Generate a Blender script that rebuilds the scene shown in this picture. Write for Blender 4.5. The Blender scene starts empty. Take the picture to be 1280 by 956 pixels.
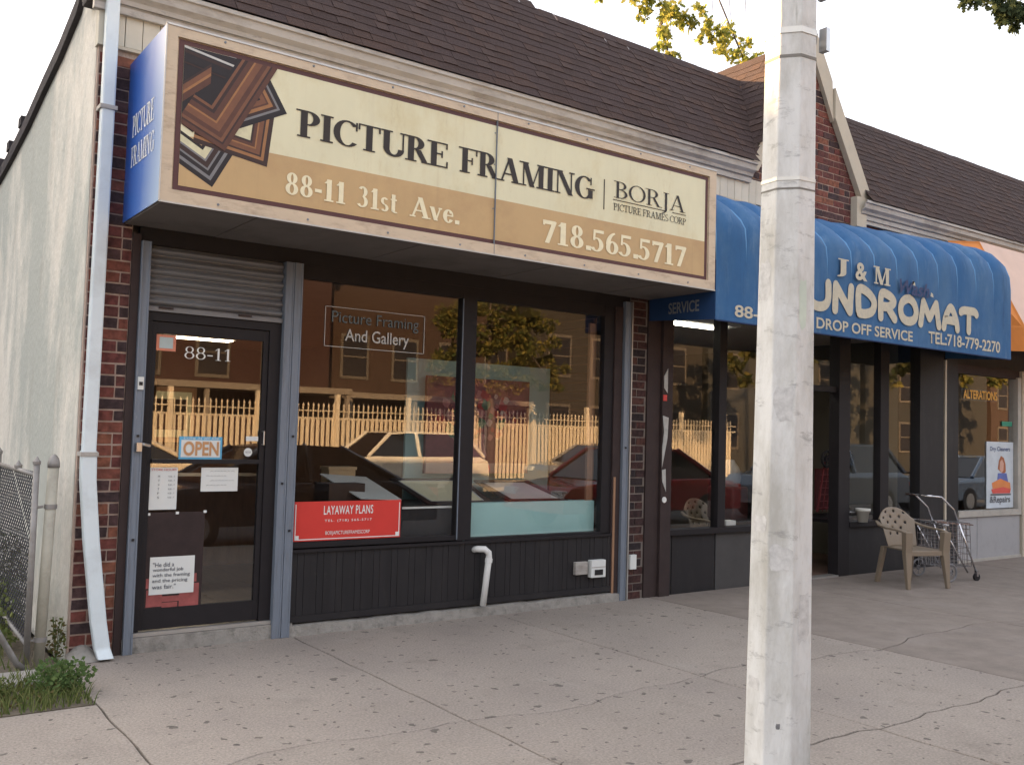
import bpy, bmesh, math, random
from mathutils import Vector, Matrix
random.seed(7)
C = bpy.context.scene
COL = C.collection
# ------------------------------------------------------------------ camera, world, sun, exposure
cam = bpy.data.cameras.new('camera'); cam.sensor_width = 36.0; cam.sensor_fit = 'HORIZONTAL'
cam.lens = 36.0 * 1184.6 / 1280.0; cam.clip_start = .05; cam.clip_end = 2000
camo = bpy.data.objects.new('camera', cam); COL.objects.link(camo)
RR = (.8087053, -.58755116, .02791742); UU = (-.05386538, -.02671139, .99819087); FF = (.58574249, .80874603, .05325031)
camo.matrix_world = Matrix(((RR[0], UU[0], -FF[0], -1.691), (RR[1], UU[1], -FF[1], -6.943), (RR[2], UU[2], -FF[2], 1.6), (0, 0, 0, 1)))
C.camera = camo
SUN_EL, SUN_AZ = math.radians(18), math.radians(-30)      # azimuth measured from +Y (behind the shops) toward +X
w = bpy.data.worlds.new('World'); C.world = w; w.use_nodes = True
nt = w.node_tree; nt.nodes.clear()
sky = nt.nodes.new('ShaderNodeTexSky'); sky.sky_type = 'NISHITA'; sky.sun_disc = False
sky.sun_elevation = SUN_EL; sky.sun_rotation = SUN_AZ; sky.dust_density = 6; sky.air_density = 1.0; sky.ozone_density = 1.0
bg = nt.nodes.new('ShaderNodeBackground'); bg.inputs[1].default_value = .07
wo = nt.nodes.new('ShaderNodeOutputWorld'); veil = nt.nodes.new('ShaderNodeMix'); veil.data_type = 'RGBA'; veil.inputs[0].default_value = .42; veil.inputs[7].default_value = (9.2, 8.9, 9.0, 1)   # thin bright high cloud
nt.links.new(sky.outputs[0], veil.inputs[6]); nt.links.new(veil.outputs[2], bg.inputs[0]); nt.links.new(bg.outputs[0], wo.inputs[0])
sd = bpy.data.lights.new('sun', 'SUN'); sd.energy = 5.0; sd.angle = math.radians(.5); sd.color = (1, .62, .3)
so = bpy.data.objects.new('sun', sd); COL.objects.link(so)
sdir = Vector((math.sin(SUN_AZ) * math.cos(SUN_EL), math.cos(SUN_AZ) * math.cos(SUN_EL), math.sin(SUN_EL)))
so.rotation_euler = sdir.to_track_quat('Z', 'Y').to_euler()
C.view_settings.view_transform = 'Standard'; C.view_settings.look = 'None'; C.view_settings.gamma = 1
C.view_settings.exposure = 2.27; C.view_settings.use_curve_mapping = False
C.cycles.max_bounces = 8; C.cycles.transparent_max_bounces = 12; C.cycles.caustics_reflective = False; C.cycles.caustics_refractive = False

# ------------------------------------------------------------------ materials
MATS = {}
def N(nt, t, **kw):
    n = nt.nodes.new(t)
    for k, v in kw.items(): setattr(n, k, v)
    return n
def mat(name, col, rough=.6, var=.12, scale=6., metal=0., bump=0., bscale=60., dirt=None, dscale=1.3, damt=.5, spec=.4, coat=0, rnd=0, stretch=None, dlo=.5, dhi=.68):
    m = bpy.data.materials.new(name); m.use_nodes = True; t = m.node_tree; b = t.nodes['Principled BSDF']
    b.inputs['Roughness'].default_value = rough; b.inputs['Metallic'].default_value = metal
    b.inputs['Specular IOR Level'].default_value = spec; b.inputs['Coat Weight'].default_value = coat
    tc = N(t, 'ShaderNodeTexCoord'); src = tc.outputs['Object']
    if stretch:
        mp = N(t, 'ShaderNodeMapping'); mp.inputs['Scale'].default_value = stretch; t.links.new(src, mp.inputs[0]); src = mp.outputs[0]
    nz = N(t, 'ShaderNodeTexNoise'); nz.inputs['Scale'].default_value = scale; nz.inputs['Detail'].default_value = 6; nz.inputs['Roughness'].default_value = .65
    t.links.new(src, nz.inputs['Vector'])
    mr = N(t, 'ShaderNodeMapRange'); mr.inputs[1].default_value = .25; mr.inputs[2].default_value = .75; mr.inputs[3].default_value = 1 - var; mr.inputs[4].default_value = 1 + var
    t.links.new(nz.outputs[0], mr.inputs[0])
    mx = N(t, 'ShaderNodeVectorMath', operation='SCALE'); mx.inputs[0].default_value = col; t.links.new(mr.outputs[0], mx.inputs['Scale'])
    out = mx.outputs[0]
    if rnd:
        oi = N(t, 'ShaderNodeObjectInfo'); r2 = N(t, 'ShaderNodeMapRange'); r2.inputs[3].default_value = 1 - rnd; r2.inputs[4].default_value = 1 + rnd
        t.links.new(oi.outputs['Random'], r2.inputs[0]); m2 = N(t, 'ShaderNodeVectorMath', operation='SCALE'); t.links.new(out, m2.inputs[0]); t.links.new(r2.outputs[0], m2.inputs['Scale']); out = m2.outputs[0]
    if dirt:
        n2 = N(t, 'ShaderNodeTexNoise'); n2.inputs['Scale'].default_value = dscale; n2.inputs['Detail'].default_value = 9; n2.inputs['Roughness'].default_value = .7
        t.links.new(src, n2.inputs['Vector'])
        rp = N(t, 'ShaderNodeMapRange'); rp.inputs[1].default_value = dlo; rp.inputs[2].default_value = dhi; rp.inputs[4].default_value = damt
        t.links.new(n2.outputs[0], rp.inputs[0])
        mm = N(t, 'ShaderNodeMix', data_type='RGBA'); t.links.new(rp.outputs[0], mm.inputs[0]); t.links.new(out, mm.inputs[6]); mm.inputs[7].default_value = (*dirt, 1); out = mm.outputs[2]
    t.links.new(out, b.inputs['Base Color'])
    if bump:
        n3 = N(t, 'ShaderNodeTexNoise'); n3.inputs['Scale'].default_value = bscale; n3.inputs['Detail'].default_value = 5; t.links.new(src, n3.inputs['Vector'])
        bp = N(t, 'ShaderNodeBump'); bp.inputs['Strength'].default_value = bump; bp.inputs['Distance'].default_value = .02
        t.links.new(n3.outputs[0], bp.inputs['Height']); t.links.new(bp.outputs[0], b.inputs['Normal'])
    MATS[name] = m; return m
def emis(name, col, s):
    m = bpy.data.materials.new(name); m.use_nodes = True; b = m.node_tree.nodes['Principled BSDF']
    b.inputs['Base Color'].default_value = (*col, 1); b.inputs['Emission Color'].default_value = (*col, 1); b.inputs['Emission Strength'].default_value = s; return m
def glassmat(name, tint=(.985, .99, .985), gain=1.5):
    m = bpy.data.materials.new(name); m.use_nodes = True; t = m.node_tree; t.nodes.clear()
    o = N(t, 'ShaderNodeOutputMaterial'); tr = N(t, 'ShaderNodeBsdfTransparent'); tr.inputs[0].default_value = (*tint, 1)
    gl = N(t, 'ShaderNodeBsdfGlossy'); gl.inputs['Roughness'].default_value = .0; gl.inputs[0].default_value = (1, 1, 1, 1)
    # slight waviness of old plate glass
    tc = N(t, 'ShaderNodeTexCoord'); nz = N(t, 'ShaderNodeTexNoise'); nz.inputs['Scale'].default_value = .9; nz.inputs['Detail'].default_value = 1
    t.links.new(tc.outputs['Object'], nz.inputs['Vector']); bp = N(t, 'ShaderNodeBump'); bp.inputs['Strength'].default_value = .012; bp.inputs['Distance'].default_value = .05
    t.links.new(nz.outputs[0], bp.inputs['Height']); t.links.new(bp.outputs[0], gl.inputs['Normal'])
    fr = N(t, 'ShaderNodeFresnel'); gg = N(t, 'ShaderNodeNewGeometry'); io = N(t, 'ShaderNodeMapRange'); io.inputs[3].default_value = 1.5; io.inputs[4].default_value = 1 / 1.5; t.links.new(gg.outputs['Backfacing'], io.inputs[0]); t.links.new(io.outputs[0], fr.inputs[0])
    mu = N(t, 'ShaderNodeMath', operation='MULTIPLY', use_clamp=True); mu.inputs[1].default_value = gain; t.links.new(fr.outputs[0], mu.inputs[0])
    mx = N(t, 'ShaderNodeMixShader'); t.links.new(mu.outputs[0], mx.inputs[0]); t.links.new(tr.outputs[0], mx.inputs[1]); t.links.new(gl.outputs[0], mx.inputs[2]); t.links.new(mx.outputs[0], o.inputs[0])
    MATS[name] = m; return m
def leafmat(name, a, b_, trans=.4):
    m = bpy.data.materials.new(name); m.use_nodes = True; t = m.node_tree; t.nodes.clear()
    o = N(t, 'ShaderNodeOutputMaterial'); g = N(t, 'ShaderNodeNewGeometry'); mx = N(t, 'ShaderNodeMix', data_type='RGBA')
    t.links.new(g.outputs['Random Per Island'], mx.inputs[0]); mx.inputs[6].default_value = (*a, 1); mx.inputs[7].default_value = (*b_, 1)
    d = N(t, 'ShaderNodeBsdfDiffuse'); tl = N(t, 'ShaderNodeBsdfTranslucent'); s = N(t, 'ShaderNodeMixShader'); s.inputs[0].default_value = trans
    t.links.new(mx.outputs[2], d.inputs[0]); t.links.new(mx.outputs[2], tl.inputs[0]); t.links.new(d.outputs[0], s.inputs[1]); t.links.new(tl.outputs[0], s.inputs[2]); t.links.new(s.outputs[0], o.inputs[0])
    return m
def brickmat(name, cols):
    m = mat(name, (.2, .08, .06), .9, bump=.5, bscale=90); t = m.node_tree; b = t.nodes['Principled BSDF']
    oi = N(t, 'ShaderNodeObjectInfo'); cr = N(t, 'ShaderNodeValToRGB'); cr.color_ramp.interpolation = 'CONSTANT'
    e = cr.color_ramp.elements
    for i, c in enumerate(cols):
        el = e[i] if i < 2 else e.new(i / len(cols)); el.position = i / len(cols); el.color = (*c, 1)
    t.links.new(oi.outputs['Random'], cr.inputs[0])
    tc = N(t, 'ShaderNodeTexCoord'); nz = N(t, 'ShaderNodeTexNoise'); nz.inputs['Scale'].default_value = 25; nz.inputs['Detail'].default_value = 6
    g = N(t, 'ShaderNodeNewGeometry'); t.links.new(g.outputs['Position'], nz.inputs['Vector'])
    mr = N(t, 'ShaderNodeMapRange'); mr.inputs[1].default_value = .3; mr.inputs[2].default_value = .7; mr.inputs[3].default_value = .6; mr.inputs[4].default_value = 1.35; t.links.new(nz.outputs[0], mr.inputs[0])
    sc = N(t, 'ShaderNodeVectorMath', operation='SCALE'); t.links.new(cr.outputs[0], sc.inputs[0]); t.links.new(mr.outputs[0], sc.inputs['Scale']); t.links.new(sc.outputs[0], b.inputs['Base Color'])
    return m
M_brick = brickmat('brick', [(.17, .055, .045), (.12, .045, .04), (.2, .07, .05), (.06, .038, .04), (.15, .05, .045), (.24, .095, .06), (.09, .05, .05)])
M_mortar = mat('mortar', (.4, .31, .26), .95, .2, 20, bump=.4)
M_mortar_dark = mat('dark_mortar', (.2, .17, .15), .95, .2, 20, bump=.4)
M_stucco = mat('painted_stucco', (.71, .68, .61), .9, .1, 3, bump=.7, bscale=35, dirt=(.4, .43, .4), dscale=.8, damt=.85, dlo=.42, dhi=.56, stretch=(1, 1, .45))
M_roofing = mat('black_roofing', (.05, .045, .05), .9, .3, 8, bump=.5)
def shinglemat():
    m = mat('shingle', (.048, .029, .025), .95, .3, 45, bump=.5, bscale=110); t = m.node_tree; b = t.nodes['Principled BSDF']
    vc = N(t, 'ShaderNodeVertexColor', layer_name='tone'); ml = N(t, 'ShaderNodeMix', data_type='RGBA', blend_type='MULTIPLY'); ml.inputs[0].default_value = 1
    src = b.inputs['Base Color'].links[0].from_socket
    t.links.new(src, ml.inputs[6]); t.links.new(vc.outputs[0], ml.inputs[7]); t.links.new(ml.outputs[2], b.inputs['Base Color']); return m
M_shingle = shinglemat()
M_gutter = mat('weathered_white_gutter', (.44, .42, .39), .55, .12, 8, dirt=(.16, .13, .11), dscale=5, damt=.6, stretch=(.4, 1, 1))
M_board = mat('cream_board', (.56, .53, .45), .7, .08, 8, dirt=(.35, .31, .25), dscale=4, damt=.5, rnd=.06)
M_trim = mat('cream_trim', (.5, .45, .36), .7, .1, 8, dirt=(.3, .26, .2), dscale=4, damt=.4)
M_spout = mat('white_downspout', (.66, .74, .78), .4, .05, 4, dirt=(.4, .42, .42), dscale=3, damt=.35)
M_rail = mat('blue_grey_rail', (.17, .2, .245), .5, .12, 10, dirt=(.1, .1, .1), dscale=6, damt=.4, stretch=(4, 4, .4))
M_slat = mat('grey_shutter_slat', (.2, .205, .215), .5, .12, 12, dirt=(.12, .1, .1), dscale=5, damt=.4, metal=.2, stretch=(.3, 1, 1), rnd=.08)
M_bronze = mat('dark_bronze_frame', (.017, .015, .017), .6, .15, 8, spec=.25)
M_black = mat('black_paint', (.013, .012, .014), .6, .2, 9, dirt=(.035, .032, .032), dscale=5, damt=.35, stretch=(1, 1, .3), rnd=.1)
M_redsteel = mat('red_brown_steel', (.035, .022, .021), .75, .25, 7, dirt=(.04, .03, .03), dscale=5, damt=.5)
M_rust = mat('bare_wood_strip', (.3, .17, .1), .8, .2, 8, stretch=(4, 4, .4))
M_conc_step = mat('step_concrete', (.3, .285, .26), .95, .15, 14, bump=.5, dirt=(.15, .14, .13), dscale=6, damt=.6)
M_signframe = mat('tan_sign_border', (.56, .46, .34), .55, .06, 6, dirt=(.3, .22, .16), dscale=5, damt=.6, stretch=(1, 1, 3))
M_cream = mat('sign_cream_print', (.68, .655, .46), .5, .06, 3, dirt=(.58, .5, .28), dscale=2.2, damt=.6, stretch=(1, 1, .6))
M_tan = mat('sign_tan_print', (.5, .345, .17), .5, .06, 3, dirt=(.41, .27, .135), dscale=2.5, damt=.6)
M_brownline = mat('sign_brown_print', (.085, .03, .03), .5, .1)
M_blackprint = mat('black_print', (.02, .014, .012), .5, .1)
M_creamprint = mat('cream_print', (.78, .72, .5), .5, .08, 20)
M_whiteprint = mat('white_print', (.75, .77, .75), .5, .05)
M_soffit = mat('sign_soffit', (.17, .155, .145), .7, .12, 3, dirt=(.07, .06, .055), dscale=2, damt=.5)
M_metaledge = mat('aluminium_edge', (.45, .44, .42), .4, .1, metal=.6)
M_steel = mat('brushed_steel', (.5, .5, .5), .3, .1, metal=.9)
M_chrome = mat('chrome_wire', (.6, .6, .62), .2, .05, metal=1.)
M_teal = mat('teal_display_board', (.36, .6, .59), .7, .05, 3)
M_darkwood = mat('dark_picture_frame', (.03, .02, .018), .4, .2)
M_matboard = mat('grey_mat_board', (.45, .46, .44), .7, .05)
M_glass = glassmat('window_glass')
M_paper = mat('white_paper', (.68, .7, .68), .7, .04, 4)
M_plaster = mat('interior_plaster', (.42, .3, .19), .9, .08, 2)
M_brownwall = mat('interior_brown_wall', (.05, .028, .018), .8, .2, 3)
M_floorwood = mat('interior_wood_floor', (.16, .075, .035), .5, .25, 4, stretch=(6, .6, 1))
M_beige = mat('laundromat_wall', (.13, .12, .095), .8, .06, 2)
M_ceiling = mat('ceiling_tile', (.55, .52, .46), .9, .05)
M_tube = emis('fluorescent_tube', (1, .8, .55), 5.)
M_tube2 = emis('laundromat_tube', (1, .93, .78), 6.)
def darkroom(): pass
# ------------------------------------------------------------------ mesh helpers
class MB:
    def __init__(s): s.v = []; s.f = []; s.m = []; s.mi = 0; s.tone = []
    def add(s, vs, fs):
        o = len(s.v); s.v += [tuple(v) for v in vs]
        for f in fs: s.f.append([o + i for i in f]); s.m.append(s.mi)
        return s
    def box(s, x0, x1, y0, y1, z0, z1):
        return s.add([(x0, y0, z0), (x1, y0, z0), (x1, y1, z0), (x0, y1, z0), (x0, y0, z1), (x1, y0, z1), (x1, y1, z1), (x0, y1, z1)],
                     [(0, 3, 2, 1), (4, 5, 6, 7), (0, 1, 5, 4), (1, 2, 6, 5), (2, 3, 7, 6), (3, 0, 4, 7)])
    def prism(s, poly, a, b, ax='y'):      # poly in the other two axes
        n = len(poly)
        def p(u, v, w):
            return (w, u, v) if ax == 'x' else ((u, w, v) if ax == 'y' else (u, v, w))
        vs = [p(u, v, a) for u, v in poly] + [p(u, v, b) for u, v in poly]
        fs = [tuple(range(n)), tuple(range(2 * n - 1, n - 1, -1))] + [(i, i + n, (i + 1) % n + n, (i + 1) % n) for i in range(n)]
        return s.add(vs, fs)
    def poly(s, pts): return s.add(pts, [tuple(range(len(pts)))])
    def tube(s, pts, r, n=8, caps=True):
        pts = [Vector(p) for p in pts]; rs = r if isinstance(r, (list, tuple)) else [r] * len(pts)
        o = len(s.v); up = None
        for i, p in enumerate(pts):
            d = (pts[min(i + 1, len(pts) - 1)] - pts[max(i - 1, 0)]).normalized()
            if up is None: up = Vector((0, 0, 1)) if abs(d.z) < .9 else Vector((1, 0, 0))
            a = d.cross(up).normalized(); b = a.cross(d).normalized(); up = b
            for k in range(n):
                t = 2 * math.pi * (k + .5) / n; s.v.append(tuple(p + rs[i] * (math.cos(t) * a + math.sin(t) * b)))
        for i in range(len(pts) - 1):
            for k in range(n): s.f.append([o + i * n + k, o + i * n + (k + 1) % n, o + (i + 1) * n + (k + 1) % n, o + (i + 1) * n + k]); s.m.append(s.mi)
        if caps:
            s.f.append([o + k for k in range(n)][::-1]); s.m.append(s.mi); L = o + (len(pts) - 1) * n; s.f.append([L + k for k in range(n)]); s.m.append(s.mi)
        return s
    def mesh(s, name, mats):
        me = bpy.data.meshes.new(name); me.from_pydata(s.v, [], s.f)
        for m in (mats if isinstance(mats, (list, tuple)) else [mats]): me.materials.append(m)
        if isinstance(mats, (list, tuple)): me.polygons.foreach_set('material_index', s.m)
        me.update(); return me
    def build(s, name, mats, parent=None, smooth=False, bevel=0, fixn=True):
        me = s.mesh(name, mats)
        if fixn:
            bm = bmesh.new(); bm.from_mesh(me); bmesh.ops.recalc_face_normals(bm, faces=bm.faces); bm.to_mesh(me); bm.free()
        if smooth: me.polygons.foreach_set('use_smooth', [True] * len(me.polygons))
        o = bpy.data.objects.new(name, me); COL.objects.link(o); par(o, parent)
        if bevel:
            b = o.modifiers.new('bevel', 'BEVEL'); b.width = bevel; b.segments = 2; b.limit_method = 'ANGLE'
        return o
def par(o, p):
    if p is not None:
        o.parent = p; q = p
        t = Vector((0, 0, 0))
        while q: t += q.location; q = q.parent if True else None
        o.matrix_parent_inverse = Matrix.Translation(-WL(p))
def WL(p):
    # accumulated translation of p (roots carry their location; parts sit at the identity)
    return Vector(ROOTLOC.get(p.name, (0, 0, 0))) if p.name in ROOTLOC else (WL(p.parent) * 0 + Vector((0, 0, 0)) if p.parent else Vector((0, 0, 0)))
ROOTLOC = {}
def thing(name, label, cat, loc, group=None):
    o = bpy.data.objects.new(name, None); COL.objects.link(o); o.location = loc; o.empty_display_size = .1
    ROOTLOC[o.name] = tuple(loc); o['label'] = label; o['category'] = cat
    if group: o['group'] = group
    return o
def tag(o, label, cat, group=None):
    o['label'] = label; o['category'] = cat
    if group: o['group'] = group
    return o
def kind(o, k): o['kind'] = k; return o
def inst(name, me, parent, M):
    o = bpy.data.objects.new(name, me); COL.objects.link(o)
    if parent: o.parent = parent; o.matrix_parent_inverse = Matrix.Translation(-WL(parent))
    o.matrix_basis = M; return o
def dup(root, loc, rotz=0, label=None):
    def cp(o, p):
        c = o.copy(); COL.objects.link(c); c.parent = p
        for ch in list(o.children): cp(ch, c)
        return c
    r = cp(root, None); r.location = loc; r.rotation_euler = (0, 0, rotz); ROOTLOC[r.name] = tuple(loc)
    if label: r['label'] = label
    return r
def B(name, m, p, *a, bevel=0): return MB().box(*a).build(name, m, p, bevel=bevel)

# ------------------------------------------------------------------ lettering
def place(pts2, box, plane, d):
    """pts2 in 0..1 -> plane.  plane=('y',Y) faces -Y ; ('x',X) faces -X with U running toward -Y"""
    a0, a1, z0, z1 = box; r = []
    for u, v in pts2:
        a = a0 + (a1 - a0) * u; z = z0 + (z1 - z0) * v
        r.append((a, plane[1] - d, z) if plane[0] == 'y' else (plane[1] - d, a, z))
    return r
def sans(body, box, plane, m, parent, bold=0., name='lettering', space=1., shear=0., d=.003, label=None):
    cu = bpy.data.curves.new('t', 'FONT'); cu.body = body; cu.size = 1; cu.offset = bold; cu.space_character = space; cu.shear = shear; cu.resolution_u = 4
    to = bpy.data.objects.new('t', cu); COL.objects.link(to)
    dg = bpy.context.evaluated_depsgraph_get(); me = bpy.data.meshes.new_from_object(to.evaluated_get(dg))
    bpy.data.objects.remove(to); bpy.data.curves.remove(cu)
    xs = [v.co.x for v in me.vertices]; ys = [v.co.y for v in me.vertices]
    x0, x1, y0, y1 = min(xs), max(xs), min(ys), max(ys)
    P = place([((v.co.x - x0) / (x1 - x0), (v.co.y - y0) / (y1 - y0)) for v in me.vertices], box, plane, d)
    for v, p in zip(me.vertices, P): v.co = p
    me.materials.clear(); me.materials.append(m); me.name = name
    o = bpy.data.objects.new(name, me); COL.objects.link(o); par(o, parent)
    return o
def glyphs(T, t):
    def st(x, y0=0, y1=1, w=T): return [('l', x, y0, x, y1, w)]
    def sf(x, y, w=T): return [('b', x - w / 2 - .09, x + w / 2 + .09, y, y + t) if y < .5 else ('b', x - w / 2 - .09, x + w / 2 + .09, y - t, y)]
    def arc(cx, cy, rx, ry, a, b, w=T): return [('a', cx, cy, rx, ry, a, b, w, t)]
    def bowl(x, y0, y1, r): return [('b', x, x + .12, y1 - t, y1), ('b', x, x + .12, y0, y0 + t)] + arc(x + .12, (y0 + y1) / 2, r, (y1 - y0) / 2, -90, 90)
    g = {}
    g['I'] = (.36, st(.18) + sf(.18, 0) + sf(.18, 1))
    g['P'] = (.66, st(.17) + sf(.17, 0) + bowl(.17, .46, 1, .34) + sf(.12, 1))
    g['R'] = (.78, st(.17) + sf(.17, 0) + bowl(.17, .48, 1, .32) + sf(.12, 1) + [('l', .66, 0, .4, .5, T)] + sf(.7, 0, T * .8))
    g['B'] = (.7, st(.17) + sf(.13, 0) + bowl(.17, .52, 1, .29) + bowl(.17, 0, .54, .35) + sf(.12, 1))
    g['C'] = (.76, arc(.44, .5, .42, .5, 42, 318) + [('b', .7, .7 + t, .66, .98)])
    g['G'] = (.84, arc(.44, .5, .42, .5, 42, 318) + [('b', .7, .7 + t, .66, .98)] + st(.71, .06, .42) + sf(.71, .44))
    g['O'] = (.86, arc(.43, .5, .42, .5, 0, 360))
    g['T'] = (.74, st(.37) + sf(.37, 0) + [('b', .02, .72, 1 - t, 1), ('b', .02, .02 + t, .76, 1), ('b', .72 - t, .72, .76, 1)])
    g['U'] = (.82, st(.18, .3, 1) + sf(.18, 1) + [('a', .42, .32, .24 + T / 2, .32, 180, 360, T, t * 1.6)] + st(.66 + T / 2 - t / 2 - .01, .3, 1, t) + sf(.66 + T / 2 - t / 2, 1, t))
    g['E'] = (.7, st(.17) + sf(.12, 0) + sf(.12, 1) + [('b', .17, .64, 1 - t, 1), ('b', .17, .66, 0, t), ('b', .17, .48, .5, .5 + t), ('b', .64 - t, .64, .76, 1), ('b', .66 - t, .66, 0, .26), ('b', .48 - t, .48, .38, .66)])
    g['F'] = (.66, st(.17) + sf(.17, 0) + sf(.12, 1) + [('b', .17, .62, 1 - t, 1), ('b', .17, .46, .48, .48 + t), ('b', .62 - t, .62, .74, 1), ('b', .46 - t, .46, .36, .64)])
    g['A'] = (.84, [('l', .12, 0, .42, 1, t * 1.3), ('l', .7, 0, .42, 1, T), ('b', .2, .58, .3, .3 + t)] + sf(.12, 0, t) + sf(.7, 0))
    g['M'] = (1.06, st(.15, w=t) + sf(.15, 0, t) + [('l', .5, 0, .2, 1, T), ('l', .5, 0, .8, 1, t)] + st(.86) + sf(.86, 0) + sf(.88, 1) + sf(.16, 1))
    g['N'] = (.86, st(.14, w=t) + sf(.14, 0, t) + [('l', .7, 0, .2, 1, T)] + st(.72, w=t) + sf(.74, 1, t) + sf(.16, 1))
    g['S'] = (.6, arc(.3, .74, .25, .26, 30, 275, T * .75) + arc(.3, .26, .27, .26, -150, 95, T * .75))
    g['J'] = (.44, st(.28, .12, 1) + sf(.28, 1) + [('a', .1, .12, .18 + T / 2, .3, -100, 0, T, t)])
    g['j'] = (.44, st(.26, -.05, 1) + sf(.26, 1) + [('a', .08, -.05, .18 + T / 2, .25, -100, 0, T, t)])
    g['V'] = (.8, [('l', .4, 0, .1, 1, T), ('l', .4, 0, .7, 1, t)] + sf(.1, 1) + sf(.7, 1, t))
    g['v'] = (.56, [('l', .28, 0, .1, .66, T * .9), ('l', .28, 0, .46, .66, t)] + [('b', .0, .2, .66 - t, .66), ('b', .38, .54, .66 - t, .66)])
    g['e'] = (.52, [('a', .27, .33, .24, .34, 30, 330, T * .9, t), ('b', .1, .48, .33, .33 + t)] + [('l', .46, .35, .44, .5, t)])
    g['s'] = (.44, arc(.22, .49, .18, .18, 30, 275, T * .7) + arc(.22, .17, .19, .18, -150, 95, T * .7))
    g['t'] = (.4, st(.2, .1, .88, T * .9) + [('b', .06, .36, .66 - t, .66), ('a', .32, .12, .12 + T * .45, .12, 180, 300, T * .8, t)])
    g['1'] = (.5, st(.26) + sf(.26, 0) + [('l', .1, .8, .24, .98, t * 1.4)])
    g['8'] = (.58, arc(.28, .745, .21, .255, 0, 360, T * .8) + arc(.28, .27, .25, .27, 0, 360, T * .85))
    g['3'] = (.54, arc(.22, .75, .22, .25, -80, 150, T * .85) + arc(.2, .28, .27, .28, -150, 85, T * .85))
    g['5'] = (.54, [('b', .1, .48, .98 - t * 2, .98), ('l', .1, .5, .12, .98, t * 1.2)] + arc(.2, .32, .27, .32, -150, 110, T * .85))
    g['6'] = (.56, arc(.28, .3, .25, .3, 0, 360, T * .85) + [('a', .44, .42, .41, .58, 100, 180, T * .85, t)])
    g['7'] = (.52, [('b', .04, .5, .98 - t * 2.4, .98), ('l', .2, 0, .46, .95, T * .8), ('b', .04, .04 + t, .76, .98)])
    g['-'] = (.36, [('b', .04, .32, .32, .32 + t * 2.2)]); g['.'] = (.26, [('b', .05, .05 + T, 0, T)]); g[' '] = (.28, [])
    return g
def serif(body, box, plane, m, parent, T=.19, t=.05, name='lettering', d=.003):
    G = glyphs(T, t); mb = MB(); x = 0; prims = []
    for ch in body:
        w_, pr = G[ch]
        for p in pr:
            if p[0] == 'b': prims.append([(x + p[1], p[3]), (x + p[2], p[3]), (x + p[2], p[4]), (x + p[1], p[4])])
            elif p[0] == 'l':
                _, ax, ay, bx, by, ww = p; prims.append([(x + ax - ww / 2, ay), (x + ax + ww / 2, ay), (x + bx + ww / 2, by), (x + bx - ww / 2, by)])
            else:
                _, cx, cy, rx, ry, a, b, ww, tt = p; n = 20; o_ = []; i_ = []
                for k in range(n + 1):
                    an = math.radians(a + (b - a) * k / n); o_.append((x + cx + rx * math.cos(an), cy + ry * math.sin(an))); i_.append((x + cx + (rx - ww) * math.cos(an), cy + (ry - tt) * math.sin(an)))
                prims.append(('strip', o_, i_))
        x += w_
    xs = []; ys = []
    for p in prims:
        q = p if p[0] != 'strip' else p[1]
        xs += [a for a, b in q]; ys += [b for a, b in q]
    x0, x1 = min(xs), max(xs); y0, y1 = (0, 1) if 'j' in body else (min(ys), max(ys))
    nm = lambda q: [((a - x0) / (x1 - x0), (b - y0) / (y1 - y0)) for a, b in q]
    for k, p in enumerate(prims):
        dd = d + .00018 * (k % 9)
        if p[0] == 'strip':
            o_ = place(nm(p[1]), box, plane, dd); i_ = place(nm(p[2]), box, plane, dd); n = len(o_)
            mb.add(o_ + i_, [(j, j + 1, n + j + 1, n + j) for j in range(n - 1)])
        else: mb.poly(place(nm(p), box, plane, dd))
    return mb.build(name, m, parent, fixn=False)

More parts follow.
